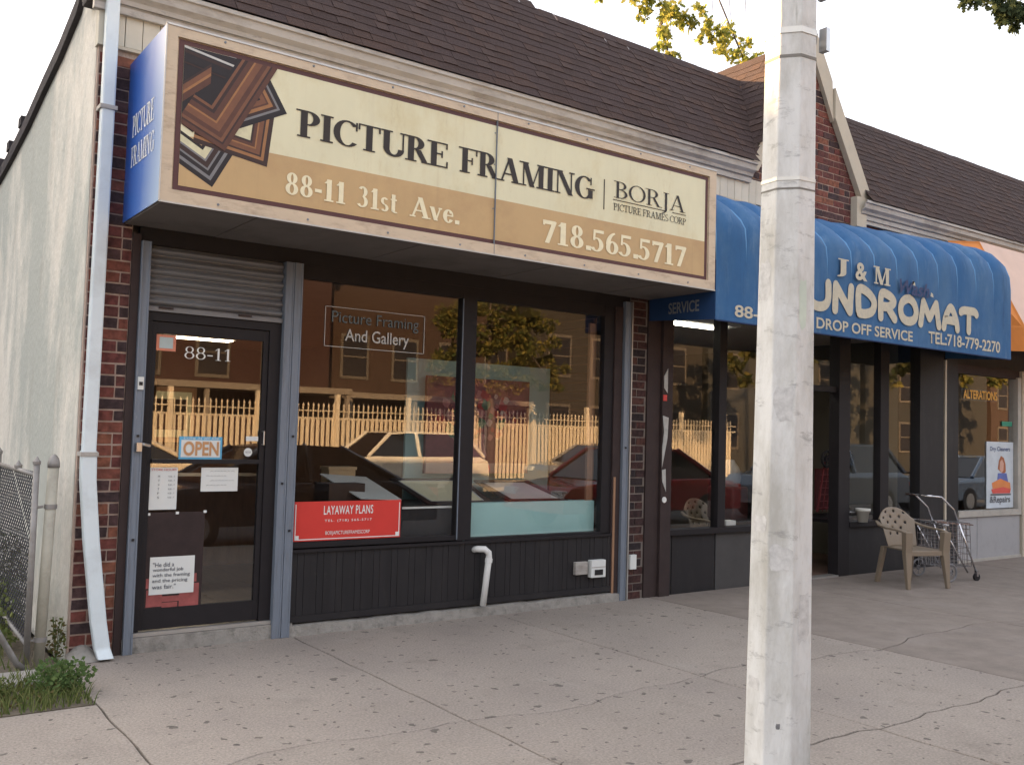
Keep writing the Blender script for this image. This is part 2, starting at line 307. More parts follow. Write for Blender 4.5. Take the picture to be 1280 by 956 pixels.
# ------------------------------------------------------------------ ground
GND = kind(MB().box(-140, 160, -160, 140, -.6, -.16).build('ground', mat('earth', (.1, .09, .07), .95, .3, 2)), 'structure')
kind(MB().box(-80, 120, -16., -5.45, -.15, -.12).build('road', mat('asphalt', (.06, .06, .062), .9, .25, 30, bump=.4)), 'structure')
kind(MB().box(-80, 120, -5.45, -5.3, -.15, 0).build('kerb', mat('kerb_concrete', (.28, .27, .25), .9, .15, 6)), 'structure')
kind(MB().box(-80, 120, -19.7, -16., -.15, 0).build('far_pavement', mat('far_concrete', (.3, .28, .25), .9, .15, 3)), 'structure')
def concrete():
    m = mat('sidewalk_concrete', (.32, .278, .24), .9, .14, 2.2, bump=.5, bscale=120, dirt=(.2, .175, .16), dscale=1.1, damt=.65, rnd=.06, dlo=.47, dhi=.72); t = m.node_tree; b = t.nodes['Principled BSDF']
    g = N(t, 'ShaderNodeNewGeometry')
    base = b.inputs['Base Color'].links[0].from_socket
    # fine speckle
    sp = N(t, 'ShaderNodeTexNoise'); sp.inputs['Scale'].default_value = 70; sp.inputs['Detail'].default_value = 4; t.links.new(g.outputs['Position'], sp.inputs['Vector'])
    mr = N(t, 'ShaderNodeMapRange'); mr.inputs[1].default_value = .3; mr.inputs[2].default_value = .7; mr.inputs[3].default_value = .78; mr.inputs[4].default_value = 1.2; t.links.new(sp.outputs[0], mr.inputs[0])
    s1 = N(t, 'ShaderNodeVectorMath', operation='SCALE'); t.links.new(base, s1.inputs[0]); t.links.new(mr.outputs[0], s1.inputs['Scale'])
    # trodden gum spots
    out = s1.outputs[0]
    for sc, th, seed in ((2.6, .075, 0), (5.2, .1, 9.3), (8.5, .12, 4.1)):
        mp = N(t, 'ShaderNodeMapping'); mp.inputs['Location'].default_value = (seed, seed * .7, 0); t.links.new(g.outputs['Position'], mp.inputs[0])
        dn = N(t, 'ShaderNodeTexNoise'); dn.inputs['Scale'].default_value = 14; t.links.new(mp.outputs[0], dn.inputs['Vector'])
        va = N(t, 'ShaderNodeVectorMath', operation='SCALE'); va.inputs['Scale'].default_value = .09; t.links.new(dn.outputs['Color'], va.inputs[0])
        vs = N(t, 'ShaderNodeVectorMath', operation='ADD'); t.links.new(mp.outputs[0], vs.inputs[0]); t.links.new(va.outputs[0], vs.inputs[1])
        vo = N(t, 'ShaderNodeTexVoronoi', voronoi_dimensions='2D'); vo.inputs['Scale'].default_value = sc; t.links.new(vs.outputs[0], vo.inputs['Vector'])
        cx = N(t, 'ShaderNodeSeparateColor'); t.links.new(vo.outputs['Color'], cx.inputs[0])
        r = N(t, 'ShaderNodeMath', operation='MULTIPLY'); t.links.new(cx.outputs[0], r.inputs[0]); r.inputs[1].default_value = th
        lt = N(t, 'ShaderNodeMath', operation='LESS_THAN'); t.links.new(vo.outputs['Distance'], lt.inputs[0]); t.links.new(r.outputs[0], lt.inputs[1])
        k = N(t, 'ShaderNodeMath', operation='GREATER_THAN'); t.links.new(cx.outputs[1], k.inputs[0]); k.inputs[1].default_value = .42
        mu = N(t, 'ShaderNodeMath', operation='MULTIPLY'); t.links.new(lt.outputs[0], mu.inputs[0]); t.links.new(k.outputs[0], mu.inputs[1])
        m3 = N(t, 'ShaderNodeMath', operation='MULTIPLY'); t.links.new(mu.outputs[0], m3.inputs[0]); m3.inputs[1].default_value = .7
        mm = N(t, 'ShaderNodeMix', data_type='RGBA'); t.links.new(m3.outputs[0], mm.inputs[0]); t.links.new(out, mm.inputs[6]); mm.inputs[7].default_value = (.07, .06, .055, 1); out = mm.outputs[2]
    t.links.new(out, b.inputs['Base Color'])
    return m
M_conc = concrete()
M_conc_dark = mat('newer_dark_concrete', (.23, .195, .168), .92, .2, 4, bump=.6, bscale=110, dirt=(.3, .26, .23), dscale=1.5, damt=.6, rnd=.05)
M_joint = mat('joint_grit', (.1, .09, .08), .95, .3, 30)
side = kind(MB().box(-60, 90, -5.3, .02, -.15, -.018).build('sidewalk', M_joint), 'structure')
def slab(x0, x1, y0, y1, m, rng):
    # wobbly outline: a cracked joint where slabs meet
    def edge(a, b, n):
        r = []
        for i in range(n):
            f = i / n; r.append((a[0] + (b[0] - a[0]) * f, a[1] + (b[1] - a[1]) * f))
        return r
    g = .006
    P = edge((x0 + g, y0 + g), (x1 - g, y0 + g), 14) + edge((x1 - g, y0 + g), (x1 - g, y1 - g), 10) + edge((x1 - g, y1 - g), (x0 + g, y1 - g), 14) + edge((x0 + g, y1 - g), (x0 + g, y0 + g), 10)
    Q = []
    for x, y in P:
        # the long cracks wander; both neighbours follow the same curve
        w1 = .07 * math.sin(x * 2.1 + .6) + .035 * math.sin(x * 5.7) + .012 * math.sin(x * 17) if abs(y + 2.5) < .05 else (.035 * math.sin(x * 1.3) + .02 * math.sin(x * 7) + .012 * math.sin(x * 19) if abs(y + 3.75) < .05 and x > 2.6 else 0)
        w2 = .006 * math.sin(y * 9 + x)
        Q.append((x + w2, y + w1))
    return MB().prism(Q, -.05, 0 + rng.uniform(-.001, .0012), 'z').build('slab', m, side, bevel=.005)
rg = random.Random(3)
for (x0, x1) in ((-3.9, -2.1), (-2.1, -.35)):
    for (y0, y1) in ((-5.3, -3.75), (-3.75, -2.5), (-2.5, -1.16)): slab(x0, x1, y0, y1, M_conc, rg)
for (x0, x1) in ((-.35, 1.3), (1.3, 3.2), (3.2, 5.08)):
    for (y0, y1) in ((-5.3, -3.75), (-3.75, -2.5), (-2.5, .0)): slab(x0, x1, y0, y1, M_conc, rg)
for (x0, x1) in ((5.08, 7.1), (7.1, 9.1), (9.1, 11.1), (11.1, 13.1), (13.1, 15.1), (15.1, 17.1), (17.1, 19.1), (19.1, 21.1)):
    for (y0, y1) in ((-5.3, -3.75), (-3.75, -2.5), (-2.5, .0)): slab(x0, x1, y0, y1, M_conc_dark, rg)
# soil strip by the fence with its low kerb stone
M_soil = mat('soil', (.12, .1, .075), .98, .35, 12, bump=.8, bscale=25)
kind(MB().box(-4.5, -.36, -1.15, 9, -.15, .0).build('soil', M_soil), 'structure')
kind(MB().box(-2.6, -.5, -.62, -.3, -.05, .035).build('concrete_edging', M_conc_step, bevel=.01), 'structure')

# ------------------------------------------------------------------ bricks & shingles
bme = []
for i in range(4):
    r_ = random.Random(i); mb = MB(); mb.box(-.5, .5, -.5, .5, -.5, .5)
    mb.v = [(x + r_.uniform(-.012, .012), y + r_.uniform(-.08, .08), z + r_.uniform(-.03, .03)) for x, y, z in mb.v]
    bme.append(mb.mesh('brick', M_brick))
bme_dark = []
def bricks(parent, x0, x1, z0, z1, Y, inside=None, name='brick', seed=0, L=.2, H=.066, CH=.08):
    rr = random.Random(seed); row = 0; z = z0; n = 0
    while z + H < z1 + .03:
        x = x0 - (row % 2) * .105
        if row % 6 == 5: LL = .095
        else: LL = L
        while x < x1 - .01:
            a, b = max(x, x0), min(x + LL, x1)
            if b - a > .03 and (inside is None or (inside(a, z + H / 2) and inside(b, z + H / 2)) or inside((a + b) / 2, z + H / 2)):
                M = Matrix.Translation(((a + b) / 2, Y + .03 + rr.uniform(-.003, .002), z + H / 2)) @ Matrix.Diagonal((b - a, .07, H, 1)) 
                inst(name, rr.choice(bme), parent, M); n += 1
            x += LL + .011
        z += CH; row += 1
    return n
SHV = []; SHW = []
for i in range(8):
    tn = [1.05, .84, 1., .9, 1.14, .8, 1.08, .94][i]; hue = [(1, 1, 1), (1, .95, .95), (1.05, .97, .9), (1, 1, 1.08)][i % 4]
    mb = MB(); tp = (.008, .004, .006, .004, .009, .0045, .007, .004)[i]; sw0 = (.14, .2, .17, .26, .12, .22, .15, .19)[i] - .002; SHW.append(sw0 + .002)
    mb.add([(0, 0, .002), (sw0, 0, .002), (sw0, .165, .001), (0, .165, .001), (0, 0, tp), (sw0, 0, tp), (sw0, .165, .003), (0, .165, .003)], [(0, 3, 2, 1), (4, 5, 6, 7), (0, 1, 5, 4), (1, 2, 6, 5), (2, 3, 7, 6), (3, 0, 4, 7)])
    me = mb.mesh('roof_shingle', M_shingle); ca = me.color_attributes.new('tone', 'FLOAT_COLOR', 'POINT')
    for d in ca.data: d.color = (tn * hue[0], tn * hue[1], tn * hue[2], 1)
    SHV.append((me, mb, (tn * hue[0], tn * hue[1], tn * hue[2], 1)))
def shingles(parent, org, U, V, ulen, vlen, keep, score, seed, limit=300, ex=.118):
    """courses of tabs: U along eave, V up the slope"""
    U = Vector(U).normalized(); V = Vector(V).normalized(); Nn = U.cross(V).normalized(); org = Vector(org); rr = random.Random(seed)
    L = []
    r = 0
    while r * ex < vlen:
        u = -.3 + (r % 2) * .15 + rr.uniform(-.01, .01)
        while u < ulen:
            p = org + U * u + V * (r * ex)
            vi = rr.choice((0, 1, 1, 2, 2, 3, 3, 5, 6, 4, 7))
            if keep(p, u, r * ex): L.append((u, r * ex, p, vi))
            u += SHW[vi]
        r += 1
    L.sort(key=lambda a: score(a[2])); rest = MB(); tones = []
    for i, (u, v, p, vi) in enumerate(L):
        R3 = Matrix((U, V, Nn)).transposed().to_4x4()
        # butt edge lifted: lies over the course below
        Mx = Matrix.Translation(p + Nn * .004) @ R3 @ Matrix.Rotation(math.radians(-2.0), 4, 'X') @ Matrix.Translation((rr.uniform(-.004, .004), rr.uniform(-.008, .008), .012))
        if i < limit: inst('roof_shingle', SHV[vi][0], parent, Mx)
        else:
            rest.add([Mx @ Vector(q) for q in SHV[vi][1].v], SHV[vi][1].f); tones += [SHV[vi][2]] * 8
    if tones:
        me = rest.mesh('roof_shingles', M_shingle); ca = me.color_attributes.new('tone', 'FLOAT_COLOR', 'POINT')
        for d, c in zip(ca.data, tones): d.color = c
        o = bpy.data.objects.new('roof_shingles', me); COL.objects.link(o); par(o, parent); kind(o, 'stuff')
CAM = Vector((-1.691, -6.943, 1.6))

# ------------------------------------------------------------------ BUILDING A: picture framing shop
A = thing('shop_building', 'brick picture framing shop with brown shingle roof, cream side wall and glass front', 'building', (-.29, 0, 0))
# side wall with sloping parapet
prof = [(0.035, -.05), (12, -.05), (12, 3.75), (6.5, 4.0), (4.5, 4.16), (3.48, 4.25), (2.62, 4.35), (1.89, 4.47), (1.24, 4.56), (.6, 4.7), (.3, 4.9), (.1, 4.7), (.035, 4.6)]
sw = MB().prism(prof, -.29, -.02, 'x').build('side_wall', M_stucco, A)
cop = MB()
top = [(12, 3.75), (6.5, 4.0), (4.5, 4.16), (3.48, 4.25), (2.62, 4.35), (1.89, 4.47), (1.24, 4.56), (.6, 4.7), (.3, 4.9)]
for (y1, z1), (y0, z0) in zip(top, top[1:]):
    cop.add([(-.33, y0, z0 - .07), (-.02, y0, z0 - .07), (-.02, y1, z1 - .07), (-.33, y1, z1 - .07), (-.33, y0, z0 + .05), (-.02, y0, z0 + .05), (-.02, y1, z1 + .05), (-.33, y1, z1 + .05)], [(0, 3, 2, 1), (4, 5, 6, 7), (0, 1, 5, 4), (1, 2, 6, 5), (2, 3, 7, 6), (3, 0, 4, 7)])
for y, z in ((2.9, 4.36), (3.6, 4.29), (4.2, 4.24), (5.0, 4.16), (5.9, 4.1)): cop.box(-.34, -.1, y, y + .16, z, z + .09)
cop.build('coping', M_roofing, sw)
# stucco strip turning the corner and left pier
bp_ = MB().box(-.285, .0, -.009, .25, 0, 4.2).build('brick_pier', M_mortar, A)
bricks(bp_, -.275, -.005, .01, 4.17, -.012, seed=1)
st_ = MB()
for x in (-.27, .03): pass
B('corner_strip', M_redsteel, A, .0, .055, -.03, .1, 0, 2.93)
M_brick_keep = M_brick; DBR = brickmat('sooty_brick', [(.06, .028, .026), (.045, .024, .024), (.075, .032, .028), (.03, .022, .024), (.09, .04, .032)])
bp2 = MB().box(4.765, 5.0, -.009, .25, 0, 4.2).build('brick_pier', M_mortar_dark, A)
bricks(bp2, 4.77, 4.995, .0, 4.17, -.012, seed=2)
DM = {}
for o_ in bp2.children:
    if o_.data.name not in DM: DM[o_.data.name] = o_.data.copy(); DM[o_.data.name].materials[0] = DBR
    o_.data = DM[o_.data.name]
B('lintel_wall', M_black, A, .0, 4.765, .05, .25, 2.9, 4.22)
# siding boards above, gutter, trims
xb = -.24; k = 0
while xb < 6.62:
    wdt = .118
    if not (.2 < xb < 4.75): B('siding_board', M_board, A, xb + .003, xb + wdt - .003, -.035 - (k % 2) * .002, .0, 4.225, 4.49)
    xb += wdt; k += 1
B('siding_board', M_board, A, .23, 4.74, -.034, .0, 4.225, 4.49)
B('end_trim', M_board, A, -.3, -.245, -.045, .04, 4.2, 4.5)
B('base_trim', M_trim, A, -.245, 6.6, -.04, .0, 4.2, 4.222)
def gutter(x0, x1, parent, z=4.5, y=-.02):
    P = [(y, z), (y - .075, z), (y - .085, z + .03), (y - .12, z + .06), (y - .13, z + .115), (y - .15, z + .12), (y - .15, z + .15), (y - .14, z + .15), (y - .14, z + .128), (y - .118, z + .125), (y - .105, z + .065), (y - .07, z + .04), (y - .07, z + .01), (y, z + .01)]
    g_ = MB().prism(P, x0, x1, 'x').build('gutter', M_gutter, parent)
    MB().prism([(y + .0, z - .06), (y - .05, z - .06), (y - .055, z - .012), (y - .07, z - .005), (y, z - .005)], x0, x1, 'x').build('crown_moulding', M_gutter, g_)
    return g_
gutter(-.34, 6.48, A)
# downspout with kick at the bottom
dsp = thing('downspout', 'white metal downspout running from the gutter to the pavement left of the door', 'downspout', (-.08, -.1, 0)) if False else None
def boxpipe(path, wx, wy):
    mb = MB(); o = 0
    for i, (x, y, z) in enumerate(path):
        mb.v += [(x - wx, y - wy, z), (x + wx, y - wy, z), (x + wx, y + wy, z), (x - wx, y + wy, z)]
    for i in range(len(path) - 1):
        for k in range(4): mb.f.append([i * 4 + k, i * 4 + (k + 1) % 4, i * 4 + 4 + (k + 1) % 4, i * 4 + 4 + k]); mb.m.append(0)
    return mb
dn = boxpipe([(-.225, -.09, 4.52), (-.225, -.09, 3.5), (-.229, -.09, 2.5), (-.233, -.09, 1.37)], .044, .034).build('downspout', M_spout, A, bevel=.012)
boxpipe([(-.233, -.09, 1.4), (-.228, -.09, 1.2), (-.19, -.095, .8), (-.12, -.1, .25), (-.092, -.11, .08), (-.078, -.155, .02)], .05, .038).build('spout_end', M_spout, dn, bevel=.012)
for z, x in ((1.38, -.233), (3.75, -.225)): B('strap', M_gutter, dn, x - .056, x + .056, -.135, -.012, z - .014, z + .014)
MB().add([(-.5, -.06, 0), (.5, -.06, 0), (.5, .0, .0), (-.5, 0, 0)], [(0, 1, 2, 3)])
# hump of mortar at the pier foot
mh = MB()
for i in range(9):
    for j in range(5):
        x = -.3 + .2 * i / 8; y = -.16 + .16 * j / 4; mh.v.append((x, y, .1 * math.sin(math.pi * (i + .8) / 9.6) * (j / 4) ** .7 + .002))
for i in range(8):
    for j in range(4): mh.f.append([i * 5 + j, i * 5 + 5 + j, i * 5 + 6 + j, i * 5 + 1 + j]); mh.m.append(0)
mh.build('mortar_hump', M_conc_step, A, smooth=True)
# roof
RS = 1.42 / 1.08; SL = math.hypot(1.08, 1.42)
def ridge_z(x): return 5.98 if x > 4.6 else 5.98 + .34 * (4.6 - x) ** 1.7 if x > 3.2 else 5.98 + .34 * 1.4 ** 1.7
def roof_sheet(x0, x1, n, rz, parent, y0=-.15, z0=4.63, vb=lambda x: 0):
    y0B, z0B = y0, z0
    mb = MB()
    for i in range(n + 1):
        x = x0 + (x1 - x0) * i / n; z = rz(x); zb = min(z - .02, z0B + vb(x)); y0 = y0B + (zb - z0B) / RS; z0 = zb; t = (z - z0); y = y0 + t / RS
        mb.v += [(x, y0, z0), (x, y, z), (x, y + .1, z + .01), (x, y + .24, z - .06), (x, y0 + .36, z0 - .1), (x, y0 + .1, z0 - .1)]
    for i in range(n):
        for k in range(6): mb.f.append([i * 6 + k, i * 6 + 6 + k, i * 6 + 6 + (k + 1) % 6, i * 6 + (k + 1) % 6]); mb.m.append(0)
    mb.f.append(list(range(6))); mb.m.append(0); mb.f.append(list(range(n * 6, n * 6 + 6))); mb.m.append(0)
    return mb.build('roof', M_roofing, parent)
def rzA(x):
    lim = 4.63 + max(0, (8.78 - x)) * 9
    return min(ridge_z(x), lim)
rfA = roof_sheet(-.36, 7.38, 50, rzA, A, vb=lambda x: max(0, (x - 6.44) * 1.5))
Vs = Vector((0, 1.08, 1.42)).normalized()
def keepA(p, u, v): return p.z < ridge_z(p.x + .15) - .02 and p.x < 6.44 + (p.z - 4.6) / 1.5 and p.x > -.5
def scoreA(p):
    # only what the photo can show counts: nearest first, skipping the part above the picture's top edge
    d = p - CAM; D = Vector(FF); xx = d.dot(Vector(RR)) / d.dot(D); yy = d.dot(Vector(UU)) / d.dot(D)
    return (0 if yy < .43 and abs(xx) < .6 else 100) + d.length
shingles(rfA, (-.36, -.17, 4.645), (1, 0, 0), Vs, 8.0, 3.2, keepA, scoreA, 4)
# projecting sun-lit left slope of the cross gable (belongs to the laundromat's gable roof)
# lintel beam, window frames
B('header_beam', M_bronze, A, .055, 4.765, -.005, .12, 2.87, 2.985)
for nm_, x0, x1, zt, y in (('guide_rail', .058, .122, 2.88, -.06), ('guide_rail', 1.132, 1.2, 2.87, -.05), ('guide_rail', 1.203, 1.27, 2.87, -.055), ('guide_rail', 4.668, 4.74, 2.93, -.05)):
    rl = MB().prism([(x0, .04), (x0, y), (x0 + .012, y), (x0 + .012, y + .006), (x1 - .012, y + .006), (x1 - .012, y), (x1, y), (x1, .04)], .0, zt, 'z').build(nm_, M_rail, A, bevel=.002)
    for z in ((.78, 1.5) if x0 < 1 else (1.16,) if x0 < 1.2 else (.8, 1.52) if x0 < 4 else (1.48,)):
        B('bolt', M_black, rl, (x0 + x1) / 2 - .008, (x0 + x1) / 2 + .008, y - .004, y + .01, z, z + .016)
B('edge_strip', M_metaledge, A, 4.748, 4.762, -.06, .03, 0, 2.93)
B('steel_channel', M_redsteel, A, 4.56, 4.66, -.02, .06, 0, 2.87)
B('wood_strip', M_rust, A, 4.575, 4.6, -.028, -.02, 0, 1.2)
# shutter over the door
sh = MB().box(.122, 1.13, .02, .1, 2.42, 2.87).build('roller_shutter', M_black, A)
for i in range(6):
    z = 2.43 + i * .073; P = [(.02, z)] + [(.02 - .032 * math.sin(math.pi * j / 6) - .002, z + .008 + .056 * j / 6) for j in range(7)] + [(.02, z + .07)]
    MB().prism(P, .124, 1.128, 'x').build('slat', M_slat, sh)
B('bottom_bar', M_slat, sh, .124, 1.128, -.02, .015, 2.395, 2.425)
for x in (.2, .78): B('latch', M_redsteel, sh, x, x + .1, -.03, -.02, 2.415, 2.43)
# step
B('door_step', M_conc_step, A, .05, 1.3, -.03, .3, -.02, .105)
B('threshold', M_metaledge, A, .13, 1.13, -.02, .1, .108, .135)
# door
dr = thing('x', '', '', (0, 0, 0)) if False else MB().box(.122, .17, .0, .06, .137, 2.33).build('door_frame', M_bronze, A, bevel=.003)
B('door_jamb', M_bronze, dr, 1.04, 1.13, .0, .06, .137, 2.33); B('door_head', M_bronze, dr, .122, 1.13, .0, .06, 2.33, 2.393)
door = MB().box(.17, .205, .015, .055, .145, 2.325).build('door', M_bronze, A, bevel=.003)
B('stile', M_bronze, door, 1.0, 1.038, .015, .055, .145, 2.325)
B('top_rail', M_bronze, door, .205, 1.0, .017, .053, 2.245, 2.325); B('bottom_rail', M_bronze, door, .205, 1.0, .017, .053, .145, .29); B('push_bar', M_bronze, door, .205, 1.0, -.01, .05, 1.315, 1.345)
B('glass', M_glass, door, .205, 1.0, .03, .036, .29, 2.245)
MB().tube([(1.015, .01, 1.46), (1.015, -.03, 1.46), (1.015, -.03, 1.56), (1.015, .01, 1.56)], .006).build('handle', M_steel, door)
MB().tube([(.09, -.06, 1.45), (.13, -.085, 1.45), (.17, -.08, 1.44)], .012).build('latch', M_steel, A)
B('padlock', M_steel, A, .075, .11, -.1, -.06, 1.4, 1.46)
B('alarm_switch', M_paper, A, .07, .11, -.068, -.058, 1.83, 1.92); B('switch_face', M_black, A, .078, .102, -.072, -.067, 1.86, 1.885)
# shop window
wf = MB().box(1.27, 1.295, .0, .08, .66, 2.8).build('window', M_bronze, A, bevel=.002)
for a in ((2.785, 2.93, -.01, .08, .66, 2.8), (4.44, 4.56, .0, .08, .66, 2.87), (1.295, 2.785, .0, .08, .665, .705), (2.93, 4.44, .0, .08, .64, .675), (1.295, 2.785, .0, .08, 2.765, 2.8), (2.93, 4.44, .0, .08, 2.765, 2.8), (1.27, 4.44, .005, .07, 2.8, 2.87)):
    B('frame', M_bronze, wf, *a)
B('groove', M_rail, wf, 2.783, 2.79, -.014, -.002, .67, 2.76)
B('pane', M_glass, wf, 1.295, 2.785, .03, .036, .705, 2.765); B('pane', M_glass, wf, 2.93, 4.44, .03, .036, .675, 2.765)
# bulkhead boards
x = 1.275; k = 0
while x < 4.54:
    B('bulkhead_board', M_black, A, x + .001, min(x + .055, 4.557) - .001, -.012 - .002 * (k % 3), .1, .1 - .0, .64); x += .055; k += 1
B('bulkhead_back', M_black, A, 1.27, 4.56, .02, .3, -.02, .64)
B('bulkhead_trim', M_black, A, 1.275, 4.557, -.03, -.018, .1, .15); B('bulkhead_cap', M_bronze, A, 1.275, 4.557, -.035, .0, .632, .655)
cb = MB()
for i in range(22):
    x = 1.29 + i * .152
for i in range(23):
    x = 1.27 + (4.68 - 1.27) * i / 22; r_ = random.Random(i); dy = r_.uniform(-.015, .01); cb.v += [(x, .1, -.02), (x, -.05 + dy, -.02), (x, -.045 + dy, .075 + r_.uniform(-.012, .008)), (x, .1, .1)]
for i in range(22):
    for k in range(4): cb.f.append([i * 4 + k, i * 4 + 4 + k, i * 4 + 4 + (k + 1) % 4, i * 4 + (k + 1) % 4]); cb.m.append(0)
cb.f += [[0, 1, 2, 3], [88, 89, 90, 91]]; cb.m += [0, 0]
cb.build('concrete_curb', M_conc_step, A)
# vent pipe and outlet boxes on the bulkhead
pipe = MB().tube([(2.97, .0, .575), (2.985, -.05, .585), (3.03, -.09, .585), (3.065, -.1, .555), (3.07, -.1, .5), (3.058, -.1, .42), (3.02, -.1, .1)], .028, 14).build('pipe', mat('white_pvc', (.72, .73, .71), .4, .05, dirt=(.45, .42, .38), dscale=9, damt=.4), None, smooth=True)
tag(pipe, 'white plastic drain pipe with elbow below the shop window', 'pipe')
MB().tube([(3.07, -.1, .505), (3.066, -.1, .47)], .033, 14).build('collar', MATS['white_pvc'], pipe)
ob = thing('outlet_box', 'pair of small electrical boxes on the black bulkhead below the shop window', 'electrical box', (4.3, -.03, .33))
B('grey_box', M_gutter, ob, 4.1, 4.25, -.05, -.012, .285, .405, bevel=.004); B('white_box', M_paper, ob, 4.28, 4.46, -.07, -.012, .25, .415, bevel=.005); B('cover', M_black, ob, 4.32, 4.42, -.076, -.07, .275, .325)
B('seam', M_gutter, ob, 4.285, 4.455, -.073, -.07, .345, .352)
meter = tag(B('meter_plate', M_paper, None, 4.78, 4.86, -.07, -.035, .3, .44), 'small pale plate on the brick beside the right guide rail', 'utility plate')

# ------------------------------------------------------------------ sign box
SG = thing('shop_sign', 'long cream and tan box sign reading PICTURE FRAMING over the shop front', 'sign', (2.4, -.45, 2.985))
B('housing', M_signframe, SG, -.065, 4.995, -.88, -.005, 2.995, 4.11)
fr = MB().box(-.07, 5.0, -.9, -.88, 4.05, 4.12).build('border', M_signframe, SG)
B('border', M_signframe, SG, -.07, 5.0, -.9, -.88, 2.985, 3.07); B('border', M_signframe, SG, -.07, .0, -.9, -.88, 3.07, 4.05); B('border', M_signframe, SG, 4.91, 5.0, -.9, -.88, 3.07, 4.05)
B('edge_trim', M_metaledge, SG, -.074, 5.004, -.905, -.9, 4.112, 4.125); B('edge_trim', M_metaledge, SG, -.074, 5.004, -.905, -.9, 2.98, 2.99)
B('edge_trim', M_metaledge, SG, -.076, -.068, -.905, -.897, 2.985, 4.12)
def fl(name, m, x0, x1, z0, z1, d, p=SG): return MB().box(x0, x1, -.88 - d, -.879, z0, z1).build(name, m, p)
fl('brown_line', M_brownline, .012, 4.9, 3.075, 4.043, .004)
fl('cream_panel', M_cream, .045, 4.865, 3.43, 4.01, .006); fl('tan_panel', M_tan, .045, 4.865, 3.105, 3.43, .0062)
B('seam', M_rail, SG, 2.476, 2.4795, -.9025, -.88, 2.99, 4.115)
SY = ('y', -.887)
serif('PICTURE', (.81, 2.035, 3.585, 3.772), SY, M_blackprint, SG, .2, .055); serif('FRAMING', (2.13, 3.505, 3.585, 3.778), SY, M_blackprint, SG, .2, .055)
fl('divider_line', M_blackprint, 3.608, 3.618, 3.53, 3.79, .009)
serif('BORjA', (3.72, 4.6, 3.655, 3.8), SY, M_blackprint, SG, .115, .035)
fl('underline', M_blackprint, 3.715, 4.36, 3.632, 3.638, .009); fl('underline', M_blackprint, 4.44, 4.61, 3.632, 3.638, .009)
serif('PICTURE FRAMES CORP', (3.72, 4.61, 3.545, 3.605), SY, M_blackprint, SG, .11, .06)
serif('88-11', (.755, 1.2, 3.172, 3.325), SY, M_creamprint, SG, .2, .07); serif('31st', (1.29, 1.62, 3.172, 3.325), SY, M_creamprint, SG, .2, .07); serif('Ave.', (1.72, 2.155, 3.172, 3.325), SY, M_creamprint, SG, .2, .07)
serif('718.565.5717', (2.96, 4.625, 3.155, 3.345), SY, M_creamprint, SG, .2, .07)
# printed picture of frame corners (flat print)
FC = {k: mat('print_' + k, c, .5, .15, 20) for k, c in dict(black=(.012, .009, .012), dark=(.035, .016, .014), brown=(.09, .034, .022), wood=(.17, .07, .036), orange=(.3, .14, .055), cream=(.6, .57, .38), grey=(.18, .18, .19), pale=(.5, .5, .48)).items()}
plate = fl('frame_picture', FC['cream'], .046, .05, 3.7, 3.71, .0065)
DEP = [0]
def clip(pts):
    def cl(P, f, t):
        out = []
        for i in range(len(P)):
            a, b = P[i], P[(i + 1) % len(P)]; ia, ib = f(a) >= 0, f(b) >= 0
            if ia: out.append(a)
            if ia != ib:
                s = f(a) / (f(a) - f(b)); out.append((a[0] + s * (b[0] - a[0]), a[1] + s * (b[1] - a[1])))
        return out
    for f in (lambda p: p[0] - .045, lambda p: 4.01 - p[1], lambda p: p[1] - 3.105):
        pts = cl(pts, f, 0)
        if len(pts) < 3: return []
    return pts
def corner(tip, a1, a2, bands, L1, L2):
    """two mitred arms from a tip; bands [(width, mat)]"""
    d1 = Vector((math.cos(math.radians(a1)), math.sin(math.radians(a1)))); d2 = Vector((math.cos(math.radians(a2)), math.sin(math.radians(a2)))); tp = Vector(tip); w0 = 0
    sn = abs(d1.x * d2.y - d1.y * d2.x); DEP[0] += 1
    for wd, m in bands:
        w1 = w0 + wd
        inn = lambda w_: tp + (d1 + d2) * (w_ / sn)
        for d, n_, L in ((d1, d2, L1), (d2, d1, L2)):
            p = [inn(w0), tp + n_ * (w0 / sn) + d * L, tp + n_ * (w1 / sn) + d * L, inn(w1)]
            q = clip([(v.x, v.y) for v in p])
            if len(q) >= 3: MB().poly([(x, -.8868 - .00045 * DEP[0], z) for x, z in q]).build('printed_frame', FC[m], plate)
        w0 = w1
corner((.26, 3.13), 152, 62, [(.03, 'black'), (.02, 'grey'), (.025, 'black'), (.012, 'grey'), (.03, 'dark'), (.012, 'grey'), (.04, 'cream'), (.02, 'black')], .5, .3)
corner((.62, 3.33), 172, 84, [(.03, 'dark'), (.02, 'orange'), (.012, 'dark'), (.03, 'wood'), (.01, 'orange'), (.02, 'brown'), (.015, 'dark'), (.06, 'cream')], .5, .4)
corner((.745, 3.72), 122, 208, [(.035, 'black'), (.015, 'grey'), (.02, 'dark'), (.022, 'orange'), (.012, 'brown'), (.03, 'wood'), (.02, 'black'), (.06, 'pale')], .45, .4)
MB().poly([(x, -.8868 - .00045 * 4, z) for x, z in [(.045, 4.008), (.045, 3.5), (.12, 3.46), (.5, 3.9), (.52, 4.008)]]).build('printed_frame', FC['black'], plate)
DEP[0] = 4
for z0, z1, m in ((3.985, 4.0, 'pale'), (3.955, 3.975, 'dark'), (3.9, 3.945, 'black'), (3.885, 3.895, 'dark')):
    DEP[0] += 1; q = clip([(.045, z0 + .01), (.5, z0 - .06), (.5, z1 - .06), (.045, z1 + .01)]); MB().poly([(x, -.8868 - .00045 * DEP[0], z) for x, z in q]).build('printed_frame', FC[m], plate)
